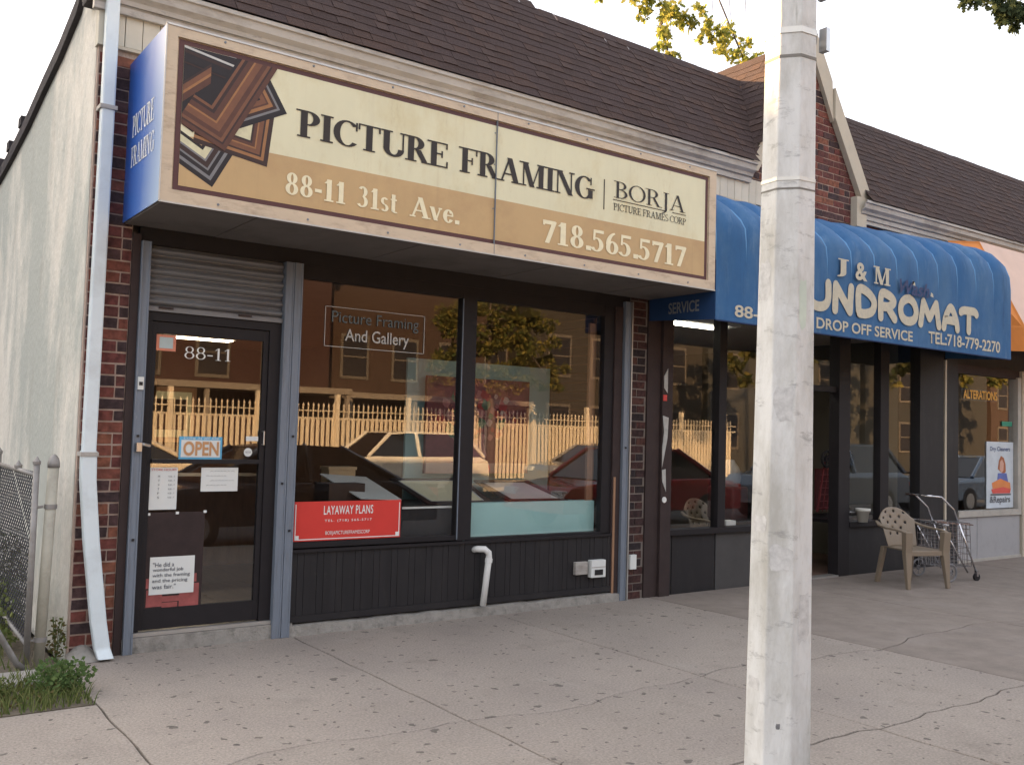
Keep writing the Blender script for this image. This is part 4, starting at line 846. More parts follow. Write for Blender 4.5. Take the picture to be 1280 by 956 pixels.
for i in range(13):
    mb = MB(); ns = 8; np__ = len(PL)
    for a in range(ns + 1):
        s_ = a / ns; x = ribs[i] + (ribs[i + 1] - ribs[i]) * s_
        for j, (y, z) in enumerate(prof_at(x)):
            o = .075 * (math.sin(math.pi * s_ ** .8)) ** .75 * (.5, .9, 1, 1, 1, .85, .5, .2, .05, 0, 0)[j]; d = Vector((y + .3, z - 3.5)).normalized()
            mb.v.append((x, y + d.x * o, z + d.y * o))
    for a in range(ns):
        for j in range(np__ - 1): mb.f.append([a * np__ + j, (a + 1) * np__ + j, (a + 1) * np__ + j + 1, a * np__ + j + 1]); mb.m.append(0)
    mb.build('canvas_panel', M_blue, AW, smooth=True)
for i, x in enumerate(ribs):
    MB().tube([(x, y + .003, z) for y, z in prof_at(x)[:9]], [.016] * 6 + [.013, .008, .003], 6).build('rib', M_rib, AW, smooth=True)
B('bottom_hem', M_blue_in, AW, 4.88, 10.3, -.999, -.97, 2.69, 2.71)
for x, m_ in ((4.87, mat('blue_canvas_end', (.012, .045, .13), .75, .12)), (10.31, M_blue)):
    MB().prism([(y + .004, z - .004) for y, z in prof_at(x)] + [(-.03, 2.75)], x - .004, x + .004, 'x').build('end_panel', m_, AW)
AYP = ('y', -1.004); M_awl = mat('faded_cream_letters', (.5, .47, .37), .7, .1, 25, dirt=(.3, .33, .36), dscale=20, damt=.4)
def fatO(w=.62): return None
# heavy rounded display letters, drawn as strokes
def fat(word, x0, x1, z0, z1, wd, parent):
    S = {'L': [[(.1, 1), (.1, .08), (.6, .08)]], 'A': [[(.06, 0), (.14, .5), (.36, .95), (.58, .5), (.66, 0)], [(.16, .36), (.58, .36)]], 'U': [[(.06, 1), (.05, .35), (.15, .1), (.36, .02), (.56, .12), (.66, .4), (.66, 1)]],
         'N': [[(.08, 0), (.1, 1), (.6, .02), (.64, 1)]], 'D': [[(.1, .02), (.1, .98), (.42, .94), (.66, .6), (.6, .2), (.36, .03), (.1, .02)]], 'R': [[(.1, 0), (.12, .97), (.45, .95), (.6, .72), (.42, .5), (.14, .46)], [(.36, .48), (.64, .0)]],
         'O': [[(.36, 1), (.12, .8), (.05, .45), (.14, .12), (.36, 0), (.6, .13), (.68, .48), (.58, .84), (.36, 1)]], 'M': [[(.05, 0), (.16, .98), (.42, .3), (.7, .98), (.82, 0)]], 'T': [[(.0, .84), (.12, .93), (.36, .95), (.62, .95), (.72, .84)], [(.37, .95), (.36, 0)]]}
    W = {'M': .98, 'L': .66, 'T': .74}; x = 0; adv = []
    for c in word: adv.append(x); x += W.get(c, .82)
    sx = (x1 - x0) / (x - .1)
    for c, ax in zip(word, adv):
        mb = MB(); k = 0
        for stq in S[c]:
            P = []
            Q = [Vector((x0 + (ax + px) * sx, z0 + wd / 2 + pz * (z1 - z0 - wd))) for px, pz in stq]
            if len(Q) > 4 or c in 'AT':      # smooth curve
                for i in range(len(Q) - 1):
                    a, b_, c_, d_ = Q[max(i - 1, 0)], Q[i], Q[i + 1], Q[min(i + 2, len(Q) - 1)]
                    if c in 'O' and i == 0: a = Q[-2]
                    if c in 'O' and i == len(Q) - 2: d_ = Q[1]
                    for s in range(6):
                        t = s / 6; P.append(.5 * ((2 * b_) + (c_ - a) * t + (2 * a - 5 * b_ + 4 * c_ - d_) * t * t + (3 * b_ - a - 3 * c_ + d_) * t ** 3))
                P.append(Q[-1])
                if c in 'NMAR' and len(stq) == 5 and c != 'A': P = Q
            else: P = Q
            if c in 'M': P = Q
            for i in range(len(P) - 1):
                d = (P[i + 1] - P[i]); 
                if d.length < 1e-5: continue
                d.normalize(); n_ = Vector((-d.y, d.x)) * wd / 2; yy = -1.012 - .0001 * (k % 12); k += 1
                mb.poly([(v.x, yy, v.y) for v in (P[i] - n_, P[i + 1] - n_, P[i + 1] + n_, P[i] + n_)])
            for p in P:
                yy = -1.012 - .0001 * (k % 12) - .00005; k += 1
                mb.poly([(p.x + wd / 2 * math.cos(t), yy, p.y + wd / 2 * math.sin(t)) for t in [j * .5236 for j in range(12)]])
        mb.build('letter', M_awl, parent, fixn=False)
fat('LAUNDROMAT', 5.5, 9.42, 2.915, 3.27, .1, AW)
for ch, a in (('J', (6.66, 6.86, 3.31, 3.5)), ('M', (7.3, 7.62, 3.31, 3.5))): serif(ch, a, ('y', -1.034), M_awl, AW, .2, .08)
sans('&', (6.98, 7.19, 3.31, 3.5), ('y', -1.034), M_awl, AW, .03)
sans('& DROP OFF SERVICE', (6.17, 8.1, 2.745, 2.86), AYP, M_awl, AW, .02); sans('TEL:718-779-2270', (8.42, 10.03, 2.755, 2.895), AYP, M_awl, AW, .02); sans('88-1', (5.13, 5.56, 2.745, 2.86), AYP, M_awl, AW, .02)
sans('SERVICE', (-.33, -.78, 2.79, 2.9), ('x', 4.866), mat('dim_letters', (.2, .21, .22), .7), AW, .02)
M_fadedred = mat('faded_purple_paint', (.045, .06, .14), .8, .5, 30)
sans('Wash', (7.8, 8.4, 3.26, 3.42), ('y', -1.03), M_fadedred, AW, .02, shear=.3)
for x, z in ((8.05, 3.38), (8.42, 3.29)): MB().poly([(x, -1.033, z), (x + .06, -1.033, z - .01), (x + .05, -1.033, z + .03), (x + .01, -1.033, z + .045)]).build('worn_patch', M_awl, AW)
for ch_ in AW.children:       # measured on a plane 1 m out; the valance really hangs 0.9 m out
    for v in ch_.data.vertices: v.co = (-1.66 + (v.co.x + 1.69) * 1.0168, v.co.y * .9 - .003, 1.6 + (v.co.z - 1.6) * 1.0168)

# ------------------------------------------------------------------ BUILDING C: tailor shop
Cd = thing('tailor_building', 'tailor shop at the right with white framed window under a cream and orange awning', 'building', (12, 0, 0))
M_wfr = mat('off_white_frame', (.42, .4, .36), .5, .08, dirt=(.2, .19, .18), dscale=5, damt=.4); M_gpan = mat('grey_panel', (.36, .36, .37), .6, .05, dirt=(.2, .2, .2), dscale=3, damt=.4)
wc = MB().box(10.88, 10.93, .0, .1, .7, 2.6).build('window', M_bronze, Cd); B('sill', M_wfr, wc, 10.88, 12.6, -.04, .1, .62, .7); B('frame', M_wfr, wc, 12.52, 12.62, -.03, .1, .7, 2.62); B('head', M_redsteel, wc, 10.88, 12.62, .0, .1, 2.6, 2.72); B('pane', M_glass, wc, 10.93, 12.52, .04, .046, .7, 2.6)
B('bulkhead_panel', M_gpan, Cd, 10.88, 11.4, -.01, .1, .04, .618); B('bulkhead_panel', M_gpan, Cd, 11.41, 12.6, -.012, .1, .04, .618); B('bulkhead_base', M_wfr, Cd, 10.88, 12.62, -.03, .1, -.02, .04)
B('door_post', M_trim, Cd, 12.63, 12.72, -.04, .12, -.02, 2.72); B('door_post', M_trim, Cd, 13.7, 13.8, -.04, .12, -.02, 2.72); B('door', M_bronze, Cd, 12.73, 13.69, .02, .08, .03, 1.0); B('door_glass', M_glass, Cd, 12.73, 13.69, .04, .046, 1.0, 2.6); B('door_rail', M_wfr, Cd, 12.73, 13.69, .0, .03, 1.42, 1.48)
B('wall', M_stucco, Cd, 13.8, 20, -.02, .25, -.02, 4.3); B('upper_wall', M_black, Cd, 10.9, 13.8, .1, .28, 2.72, 4.2); B('pale_block', M_gutter, Cd, 9.95, 10.2, -.01, .28, 4.2, 4.34); B('brick_block', M_redsteel, Cd, 10.2, 10.9, -.01, .28, 4.2, 4.34)
rg_ = thing('tailor_room', 'dark interior of the tailor shop behind its window', 'room', (12, 2, 0)); B('back_wall', M_brownwall, rg_, 10.9, 14, 4, 4.1, 0, 2.9); B('right_wall', M_brownwall, rg_, 13.8, 14, .26, 4, 0, 2.9); B('left_wall', M_brownwall, rg_, 10.8, 10.88, .31, 4, 0, 2.9); B('ceiling', M_soffit, rg_, 10.9, 14, .15, 4, 2.9, 2.95); B('floor', M_floorwood, rg_, 10.9, 14, .15, 4, -.03, .01)
gutter(8.5, 20, Cd, 4.42, -.03); B('fascia', M_gutter, Cd, 8.63, 20, -.06, -.02, 4.31, 4.4)
def rzC(x): return 5.62 if x < 9.3 else 5.97 + min(1, max(0, (x - 9.3) / .35)) * .2
# right roof: steep face up to its own ridge
def rzR(x):
    z = 6.07 if x < 9.65 else 6.07 + min(1, (x - 9.65) / .3) * .12
    return z
rfC = roof_sheet(8.1, 20, 60, rzR, Cd, y0=-.16, z0=4.55, vb=lambda x: max(0, (8.8 - x) * 1.5))
for i, (x, y, z) in enumerate(()): pass
shingles(rfC, (8.06, -.18, 4.565), (1, 0, 0), Vs, 11.9, 3, lambda p, u, v: p.z < rzR(p.x + .15) - .03 and p.x > 8.56 - (p.z - 4.6) / 1.5 + max(0, 0), lambda p: (p - CAM).length, 21)
al = thing('neon_sign', 'unlit amber ALTERATIONS lettering at the top of the tailor window', 'sign', (11.6, .1, 2.25)); sans('ALTERATIONS', (11.12, 12.04, 2.26, 2.385), ('y', .036), mat('amber_letters', (.75, .4, .06), .5), al, .02)
B('mount', M_black, al, 11.1, 12.06, .05, .055, 2.24, 2.4)
ps = thing('repairs_poster', 'white Dry Cleaners & Repairs poster in the tailor window', 'poster', (12.1, .03, .7))
M_pbl = mat('poster_pale_blue', (.55, .62, .68), .5); B('sheet', M_pbl, ps, 11.74, 12.5, .03, .038, .72, 1.67)
PB = ('y', .029); sans('Dry Cleaners', (11.83, 12.4, 1.52, 1.6), PB, mat('navy_print', (.05, .08, .2), .6), ps, .01); sans('&Repairs', (11.82, 12.4, .77, .89), PB, M_greyp, ps, .025)
def blob(pts, m, d, nm): MB().poly([(x, .03 - d, z) for x, z in pts]).build(nm, m, ps)
blob([(12.05, 1.28), (12.08, 1.4), (12.14, 1.47), (12.22, 1.44), (12.27, 1.35), (12.28, 1.24), (12.2, 1.2)], mat('hair_print', (.35, .12, .05), .6), .002, 'printed_hair')
blob([(12.1, 1.27), (12.11, 1.38), (12.17, 1.42), (12.22, 1.36), (12.21, 1.26), (12.16, 1.22)], mat('skin_print', (.6, .36, .28), .6), .0025, 'printed_face')
blob([(12.05, 1.22), (12.3, 1.22), (12.38, 1.0), (12.36, .95), (12.1, .95), (12.02, 1.05)], mat('shirt_print', (.12, .16, .42), .6), .0022, 'printed_shirt')
blob([(11.88, 1.08), (12.12, 1.14), (12.4, 1.08), (12.42, .98), (12.1, 1.0), (11.9, 1.0)], mat('orange_print', (.7, .25, .08), .6), .003, 'printed_cloth'); blob([(11.86, .99), (12.2, 1.02), (12.42, .99), (12.4, .93), (11.9, .93)], mat('red_cloth_print', (.65, .1, .08), .6), .0035, 'printed_cloth')
blob([(11.84, .925), (12.42, .925), (12.42, .9), (11.84, .9)], M_greyp, .0035, 'printed_counter')
tag(B('green_tag', mat('green_sticker', (.03, .25, .16), .5), None, 12.17, 12.46, .028, .034, 1.9, 1.97), 'small green sign above the poster in the tailor window', 'sticker')
# cream/orange awning
OA = thing('orange_awning', 'cream sloped awning with orange end and valance over the tailor shop', 'awning', (13, -.6, 2.9))
M_ca = mat('cream_canvas', (.62, .46, .38), .8, .06, 4); M_or = mat('orange_canvas', (.6, .22, .05), .8, .1, 4)
MB().add([(11.1, -.2, 4.42), (20, -.2, 4.42), (20, -.85, 3.2), (11.25, -.75, 3.2), (11.1, -.2, 4.41), (20, -.2, 4.41), (20, -.85, 3.19), (11.25, -.75, 3.19)], [(0, 3, 2, 1), (4, 5, 6, 7), (0, 1, 5, 4), (1, 2, 6, 5), (2, 3, 7, 6), (3, 0, 4, 7)]).build('slope', M_ca, OA)
MB().add([(11.1, -.2, 4.42), (10.3, -.2, 4.32), (10.45, -.1, 3.2), (11.25, -.75, 3.2), (11.1, -.19, 4.41), (10.3, -.19, 4.31), (10.45, -.08, 3.19), (11.24, -.73, 3.19)], [(0, 1, 2, 3), (7, 6, 5, 4), (0, 4, 5, 1), (1, 5, 6, 2), (2, 6, 7, 3), (3, 7, 4, 0)]).build('end_panel', M_or, OA)
MB().add([(11.25, -.75, 3.2), (20, -.85, 3.2), (20, -.85, 2.88), (11.25, -.75, 2.88), (11.25, -.74, 3.2), (20, -.84, 3.2), (20, -.84, 2.88), (11.25, -.74, 2.88)], [(0, 3, 2, 1), (4, 5, 6, 7), (0, 1, 5, 4), (1, 2, 6, 5), (2, 3, 7, 6), (3, 0, 4, 7)]).build('valance', M_or, OA)
MB().add([(11.25, -.75, 3.2), (10.45, -.1, 3.2), (10.45, -.1, 2.88), (11.25, -.75, 2.88)], [(0, 1, 2, 3)]).build('valance', M_or, OA)

# ------------------------------------------------------------------ lamp post
LP = thing('lamp_post', 'weathered off-white octagonal lamp post standing at the kerb in front of the shops', 'lamp post', (.87, -4.95, 0))
def polemat():
    m = mat('weathered_pole_paint', (.66, .67, .66), .55, .06, 4, dirt=(.36, .35, .31), dscale=3.2, damt=.75, bump=.15, bscale=40, dlo=.46, dhi=.66, stretch=(1.4, 1.4, .5)); return m
M_pole = polemat()
def scuffs(m, col, scale, stretch, lo, hi, amt):
    t = m.node_tree; b = t.nodes['Principled BSDF']; src = b.inputs['Base Color'].links[0].from_socket
    tc = N(t, 'ShaderNodeTexCoord'); mp = N(t, 'ShaderNodeMapping'); mp.inputs['Scale'].default_value = stretch; t.links.new(tc.outputs['Object'], mp.inputs[0])
    nz = N(t, 'ShaderNodeTexNoise'); nz.inputs['Scale'].default_value = scale; nz.inputs['Detail'].default_value = 10; nz.inputs['Roughness'].default_value = .75; t.links.new(mp.outputs[0], nz.inputs['Vector'])
    mr = N(t, 'ShaderNodeMapRange'); mr.inputs[1].default_value = lo; mr.inputs[2].default_value = hi; mr.inputs[4].default_value = amt; t.links.new(nz.outputs[0], mr.inputs[0])
    mx = N(t, 'ShaderNodeMix', data_type='RGBA'); t.links.new(mr.outputs[0], mx.inputs[0]); t.links.new(src, mx.inputs[6]); mx.inputs[7].default_value = (*col, 1); t.links.new(mx.outputs[2], b.inputs['Base Color'])
scuffs(M_pole, (.22, .22, .22), 9, (1, 1, 2.6), .56, .66, .6); scuffs(M_pole, (.3, .29, .24), 22, (2, 2, .22), .6, .7, .5); scuffs(M_pole, (.05, .05, .05), 30, (1, 1, 1), .7, .74, .8)
scuffs(M_conc_step, (.1, .1, .09), 10, (1, 1, 1), .52, .66, .6)
scuffs(M_conc, (.16, .14, .125), 3.2, (1, 1, 1), .55, .75, .45); scuffs(M_conc, (.42, .39, .35), 1.7, (1, 1, 1), .58, .75, .35); scuffs(M_or, (.4, .17, .04), 6, (1, 1, .4), .5, .7, .4); scuffs(M_conc_dark, (.12, .105, .1), 3, (1, 1, 1), .55, .7, .4)
scuffs(M_stucco, (.34, .31, .26), 2.2, (1, 1, .25), .56, .7, .5); scuffs(M_stucco, (.25, .23, .2), 25, (1, 1, 1), .66, .72, .6)
scuffs(M_rail, (.4, .4, .4), 20, (1, 1, .3), .62, .7, .4); scuffs(M_black, (.05, .045, .04), 14, (1, 1, .4), .58, .7, .5); scuffs(M_blue, (.16, .25, .36), 4, (1.5, 1, .35), .55, .75, .5); scuffs(M_blue, (.01, .04, .12), 3, (2.5, 1, .3), .56, .7, .5)
scuffs(M_cream, (.5, .42, .27), 6, (3, 1, .12), .55, .75, .35); scuffs(M_tan, (.36, .25, .13), 6, (3, 1, .12), .55, .75, .4); scuffs(M_shingle, (.035, .022, .022), 1.2, (1, 1, 1), .5, .7, .5); scuffs(M_shingle, (.09, .06, .05), 2.5, (1, 1, 1), .62, .75, .35); scuffs(M_signframe, (.2, .14, .1), 12, (.6, 1, 2), .6, .72, .5); scuffs(M_cream, (.42, .33, .16), 5, (1.6, 1, .5), .58, .75, .5); scuffs(M_gutter, (.09, .07, .06), 16, (.5, 1, 2), .57, .7, .55); pr = MB(); px, py = .889, -4.934
rows = [(-.02, .1155), (.0, .115), (.54, .1105), (2.9, .0882), (3.2, .086), (9, .06)]
for z, r in rows:
    for k in range(8): t = math.radians(217.9 + 45 * k + 22.5); pr.v.append((px + r * math.cos(t), py + r * math.sin(t), z))
for i in range(len(rows) - 1):
    for k in range(8): pr.f.append([i * 8 + k, i * 8 + (k + 1) % 8, (i + 1) * 8 + (k + 1) % 8, (i + 1) * 8 + k]); pr.m.append(0)
pr.f.append(list(range(40, 48))); pr.m.append(0)
po = pr.build('shaft', M_pole, LP, bevel=.004)
def band(z0, z1, r, m, nm='band'):
    b = MB()
    for z, rr_ in ((z0, r), (z1, r)):
        for k in range(8): t = math.radians(217.9 + 45 * k + 22.5); b.v.append((px + rr_ * math.cos(t), py + rr_ * math.sin(t), z))
    for k in range(8): b.f.append([k, (k + 1) % 8, (k + 1) % 8 + 8, k + 8]); b.m.append(0)
    b.f += [list(range(8))[::-1], list(range(8, 16))]; b.m += [0, 0]; return b.build(nm, m, LP)
def R_at(z): return .1105 + (z - .54) / (2.9 - .54) * (.0882 - .1105)
def face_patch(name, ang, z0, z1, u0, u1, m, seed, d=.0008):
    rr_ = random.Random(seed); a = math.radians(ang); n_ = Vector((math.cos(a), math.sin(a), 0)); t_ = Vector((-math.sin(a), math.cos(a), 0)); pts = []
    for i in range(14):
        q = 2 * math.pi * i / 14; k = rr_.uniform(.75, 1.05); u = (u0 + u1) / 2 + (u1 - u0) / 2 * max(-1, min(1, 1.25 * math.cos(q))) * k; z = (z0 + z1) / 2 + (z1 - z0) / 2 * max(-1, min(1, 1.25 * math.sin(q))) * k
        pts.append(Vector((px, py, z)) + n_ * (R_at(z) * math.cos(math.radians(22.5)) + d) + t_ * u)
    MB().poly(pts).build(name, m, LP, fixn=False)
M_res = mat('glue_residue', (.54, .54, .53), .7, .25, 40); M_res2 = mat('dark_scuff', (.17, .17, .18), .7, .4, 60); M_grn = mat('green_smear', (.54, .61, .53), .6, .1, 20); M_wh = mat('fresh_paint_patch', (.72, .73, .74), .5, .05)
for a_ in ((217.9, 1.66, 1.78, -.034, .034, M_res, 1), (217.9, 1.18, 1.27, -.038, .036, M_res, 2), (262.9, 1.95, 2.14, -.03, .006, M_grn, 4), (172.9, 1.3, 1.36, -.03, .03, M_res, 6), (172.9, 2.05, 2.2, -.03, .02, M_res, 8), (172.9, .8, .84, -.035, .02, M_res, 10), (262.9, .95, 1.12, -.02, .03, M_res, 11), (217.9, .69, .71, -.006, .008, M_res2, 12)): face_patch('paint_scrape' if a_[5] is not M_res else 'glue_residue', *a_)
M_bandm = mat('galvanised_band', (.62, .6, .55), .35, .1, metal=.5); M_tape = mat('tape_residue', (.2, .19, .17), .7, .2)
band(2.945, 2.965, R_at(2.95) + .003, M_bandm); band(2.862, 2.872, R_at(2.87) + .0015, M_tape, 'tape_mark'); band(2.45, 2.462, R_at(2.45) + .002, M_bandm); band(2.42, 2.426, R_at(2.42) + .001, M_tape, 'tape_mark')
brk = MB(); brk.box(px + .092, px + .112, py - .075, py - .045, 2.92, 3.0); brk.box(px + .112, px + .118, py - .065, py - .058, 2.95, 2.965); brk.build('bracket', M_steel, LP); B('bracket', M_steel, LP, px + .088, px + .105, py - .07, py - .04, 3.1, 3.2)
MB().tube([(px, py, 8.95), (px - .2, py - 1, 9.3), (px - .3, py - 2.2, 9.4)], .035, 8).build('arm', M_pole, LP); B('lamp_head', M_steel, LP, px - .42, px - .2, py - 2.8, py - 2.1, 9.3, 9.42, bevel=.03)

LP.location = Vector(LP.location) - Vector((.81, -.59, 0)) * .0197; LP.rotation_euler = Matrix.Rotation(.0068, 4, Vector((.59, .81, 0))).to_euler()   # the post leans a little
# ------------------------------------------------------------------ chairs
M_chair = mat('beige_plastic', (.225, .182, .135), .45, .06, 5, dirt=(.2, .16, .12), dscale=5, damt=.4)
def plastic_chair(label, loc, rz):
    o = thing('plastic_chair', label, 'chair', (0, 0, 0)); nseg = 16; nr = 14
    # local frame: faces -Y, seat centre at origin
    mb = MB(); holes = set()
    for j in range(nr + 1):
        v = j / nr
        for i in range(nseg + 1):
            u = i / nseg * 2 - 1; wd = (.2 + .06 * v - .0) * (1 - .22 * max(0, v - .7) ** 1.2 * 1.2); z = .42 + .44 * v * (1 - .12 * (abs(u) ** 3) * v * v)
            if v > .75: z -= .1 * (abs(u) ** 2.5) * (v - .75) / .25
            mb.v.append((u * wd, .22 + .13 * v - .07 * abs(u) ** 2 * 1, z))
    for j in range(nr):
        for i in range(nseg):
            if 3 <= j <= 12 and 2 <= i <= 13 and ((i + j) % 4 in (0,)) and ((i - j) % 4 in (0, 1, 3)) : continue
            mb.f.append([j * (nseg + 1) + i, j * (nseg + 1) + i + 1, (j + 1) * (nseg + 1) + i + 1, (j + 1) * (nseg + 1) + i]); mb.m.append(0)
    b = mb.build('backrest', M_chair, o, smooth=True); s = b.modifiers.new('t', 'SOLIDIFY'); s.thickness = .012; s.offset = 0; ss = b.modifiers.new('s', 'SUBSURF'); ss.levels = 1; ss.render_levels = 1
    mb = MB(); n = 10
    for j in range(n + 1):
        for i in range(n + 1):
            u = i / n * 2 - 1; v = j / n; mb.v.append((u * (.25 - .04 * v), -.23 + .46 * v, .425 - .02 * (1 - u * u) * math.sin(math.pi * v) - (.035 * (1 - v / .12) ** 2 if v < .12 else 0)))
    for j in range(n):
        for i in range(n): mb.f.append([j * (n + 1) + i, j * (n + 1) + i + 1, (j + 1) * (n + 1) + i + 1, (j + 1) * (n + 1) + i]); mb.m.append(0)
    b = mb.build('seat', M_chair, o, smooth=True); s = b.modifiers.new('t', 'SOLIDIFY'); s.thickness = .014; s.offset = -1
    MB().box(-.24, .24, -.235, -.222, .36, .415).build('apron', M_chair, o, bevel=.006)
    for sx in (-1, 1):
        # wide curved arm: from the back forward, then down into the front leg
        P = [(.25, .3, .7), (.285, .2, .665), (.295, .05, .645), (.29, -.12, .64), (.28, -.22, .625)]; mb = MB()
        for k, (x, y, z) in enumerate(P): wv = (.02, .03, .032, .032, .03)[k]; mb.v += [(sx * (x - wv), y, z - .01), (sx * (x + wv), y, z - .014), (sx * (x + wv), y, z + .008), (sx * (x - wv), y, z + .012)]
        for k in range(4):
            for q_ in range(4): mb.f.append([k * 4 + q_, k * 4 + 4 + q_, k * 4 + 4 + (q_ + 1) % 4, k * 4 + (q_ + 1) % 4]); mb.m.append(0)
        mb.f += [[0, 1, 2, 3], [16, 17, 18, 19]]; mb.m += [0, 0]; a_ = mb.build('armrest', M_chair, o, smooth=False, bevel=.008)
        for nm_, pts in (('leg', [((.215, .31), (-.265, -.19), .625), ((.21, .3), (-.25, -.185), .4), ((.25, .29), (-.275, -.235), .0)]), ('leg', [((.17, .22), (.2, .26), .42), ((.2, .25), (.29, .335), .0)])):
            mb = MB()
            for (x0, x1), (y0, y1), z in pts: mb.v += [(sx * x0, y0, z), (sx * x1, y0, z), (sx * x1, y1, z), (sx * x0, y1, z)]
            for k in range(len(pts) - 1):
                for q_ in range(4): mb.f.append([k * 4 + q_, k * 4 + 4 + q_, k * 4 + 4 + (q_ + 1) % 4, k * 4 + (q_ + 1) % 4]); mb.m.append(0)
            L_ = (len(pts) - 1) * 4; mb.f += [[0, 1, 2, 3], [L_, L_ + 1, L_ + 2, L_ + 3]]; mb.m += [0, 0]; mb.build(nm_, M_chair, o, bevel=.006)
    o.location = loc; o.rotation_euler = (0, 0, rz); return o
ch1 = plastic_chair('beige plastic armchair with pierced back on the pavement outside the laundromat', (8.42, -.84, 0), math.radians(-18))
ch2 = dup(ch1, (6.95, 1.0 - .2, .012), math.radians(0), 'second beige plastic chair inside the laundromat behind the second pane')
ch1['group'] = ch2['group'] = 'beige plastic armchairs'

# ------------------------------------------------------------------ chrome shopping cart
CT = thing('shopping_cart', 'folding chrome wire shopping cart standing beside the beige plastic chair', 'cart', (0, 0, 0))
def wire(mb, a, b, r=.0035): mb.tube([a, b], r, 5)
# local: handle end at -X, small wheels at +X ; width in Y
W2 = .2
mb = MB()
for y in (-W2, W2):
    mb.tube([(-.36, y, 1.0), (-.22, y, .99), (-.02, y, .84), (.06, y, .68)], .011, 8)
    mb.tube([(.06, y, .68), (.34, y, .09)], .011, 8); mb.tube([(-.18, y, .62), (.2, y, .1)], .010, 8)
mb.tube([(-.36, -W2, 1.0), (-.36, W2, 1.0)], .013, 8); mb.tube([(-.1, -W2, .66), (-.1, W2, .66)], .009); mb.build('frame', M_chrome, CT, smooth=True)
bk = MB()
for s in range(9):
    x = -.2 + s * .055
    for y in (-W2 + .01, W2 - .01): wire(bk, (x, y, .68), (x + .03, y, .17))
    wire(bk, (x + .03, -W2 + .01, .17), (x + .03, W2 - .01, .17))
for s in range(8):
    z = .68 - s * .073; dx = .03 * s / 7
    for y in (-W2 + .01, W2 - .01): wire(bk, (-.2 + dx, y, z), (.24 + dx, y, z))
    for x in (-.2 + dx, .24 + dx): wire(bk, (x, -W2 + .01, z), (x, W2 - .01, z))
for s in range(7):
    y = -W2 + .01 + s * .0633
    for x in (-.2, .24): wire(bk, (x, y, .68), (x + .03, y, .17))
bk.build('wire_basket', M_chrome, CT)
tp_ = MB(); 
for y in (-W2, W2): tp_.tube([(-.3, y, .7), (.28, y, .66)], .009, 6)
tp_.tube([(-.3, -W2, .7), (-.3, W2, .7)], .009, 6); tp_.tube([(.28, -W2, .66), (.28, W2, .66)], .009, 6)
for s in range(5): y = -W2 + .07 * (s + .8); wire(tp_, (-.3, y, .7), (-.12, y, .69))
tp_.build('basket_rim', M_chrome, CT)
for y in (-.24, .24):
    wm = MB(); ring(wm, (-.12, y, .11), .098, .012, 'y'); ring(wm, (-.12, y, .11), .02, .012, 'y', 10)
    for k in range(8): t = k * .785; wm.tube([(-.12, y, .11), (-.12 + .095 * math.cos(t), y, .11 + .095 * math.sin(t))], .003, 4)
    wm.build('large_wheel', mat('grey_wheel', (.2, .2, .21), .4) if 'grey_wheel' not in MATS else MATS['grey_wheel'], CT)
for y in (-W2, W2):
    cw = MB().tube([(.34, y - .014, .045), (.34, y + .014, .045)], .045, 16).build('caster', M_black, CT); B('fork', M_chrome, cw, .325, .355, y - .02, y + .02, .05, .12)
CT.location = (9.25, -.72, 0); CT.rotation_euler = (0, 0, math.radians(-14))

# ------------------------------------------------------------------ chain link gate, post, weeds
GT = thing('chain_link_gate', 'rusty grey chain link gate with pointed caps leaning beside the cream wall', 'gate', (-.56, -.14, 0))
M_galv = mat('galvanised_steel', (.27, .26, .25), .55, .2, 12, metal=.35, dirt=(.16, .13, .1), dscale=9, damt=.4); M_mesh = mat('chain_link_wire', (.1, .1, .12), .5, .2, metal=.4)
g0 = Vector((-.55, -.12, .03)); g1 = Vector((-.66, .72, .05)); H_ = 1.28
for nm_, a, b, r in (('gate_tube', g0, g0 + Vector((0, 0, H_)), .02), ('gate_tube', g1, g1 + Vector((0, 0, H_ + .02)), .02), ('gate_tube', g0 + Vector((0, 0, .12)), g1 + Vector((0, 0, .28)), .016), ('gate_tube', g0 + Vector((0, 0, H_ - .07)), g1 + Vector((0, 0, H_ - .05)), .016)):
    MB().tube([a, b], r, 10).build(nm_, M_galv, GT, smooth=True)
for p in (g0 + Vector((0, 0, H_)), g1 + Vector((0, 0, H_ + .02)), g0.lerp(g1, .45) + Vector((0, 0, H_ - .05))):
    MB().tube([p, p + Vector((0, 0, .02)), p + Vector((0, 0, .03)), p + Vector((0, 0, .055))], [.024, .026, .016, .002], 10).build('cap', M_galv, GT)
mesh = MB(); GW = (g1 - g0); dgx = GW.normalized(); Lg = GW.length; st__ = .044; zl, zh = .15, H_ - .05
def gp(s, z, o): return g0 + dgx * s + Vector((0, 0, z)) + Vector((1, .1, 0)) * o
for d in (1, -1):
    s0 = -1.4
    while s0 < 2.4:
        a = max(0, s0) if d == 1 else max(0, s0); pts = []
        # line s = s0 + d*(z-zl)
        zz = [zl, zh]; sA, sB = s0, s0 + d * (zh - zl)
        lo, hi = 0., 1.
        f = lambda t: sA + (sB - sA) * t
        if d == 1: lo = max(0, (0 - sA) / (sB - sA)); hi = min(1, (Lg - sA) / (sB - sA))
        else: lo = max(0, (Lg - sA) / (sB - sA)) if sA > Lg else 0; hi = min(1, (0 - sA) / (sB - sA))
        if hi > lo and (0 <= f(lo) <= Lg + 1e-6): mesh.tube([gp(f(lo), zl + (zh - zl) * lo, .002 * d), gp(f(hi), zl + (zh - zl) * hi, .002 * d)], .0034, 4, caps=False)
        s0 += st__
kind(mesh.build('chain_link_mesh', M_mesh, GT, fixn=False), 'stuff')
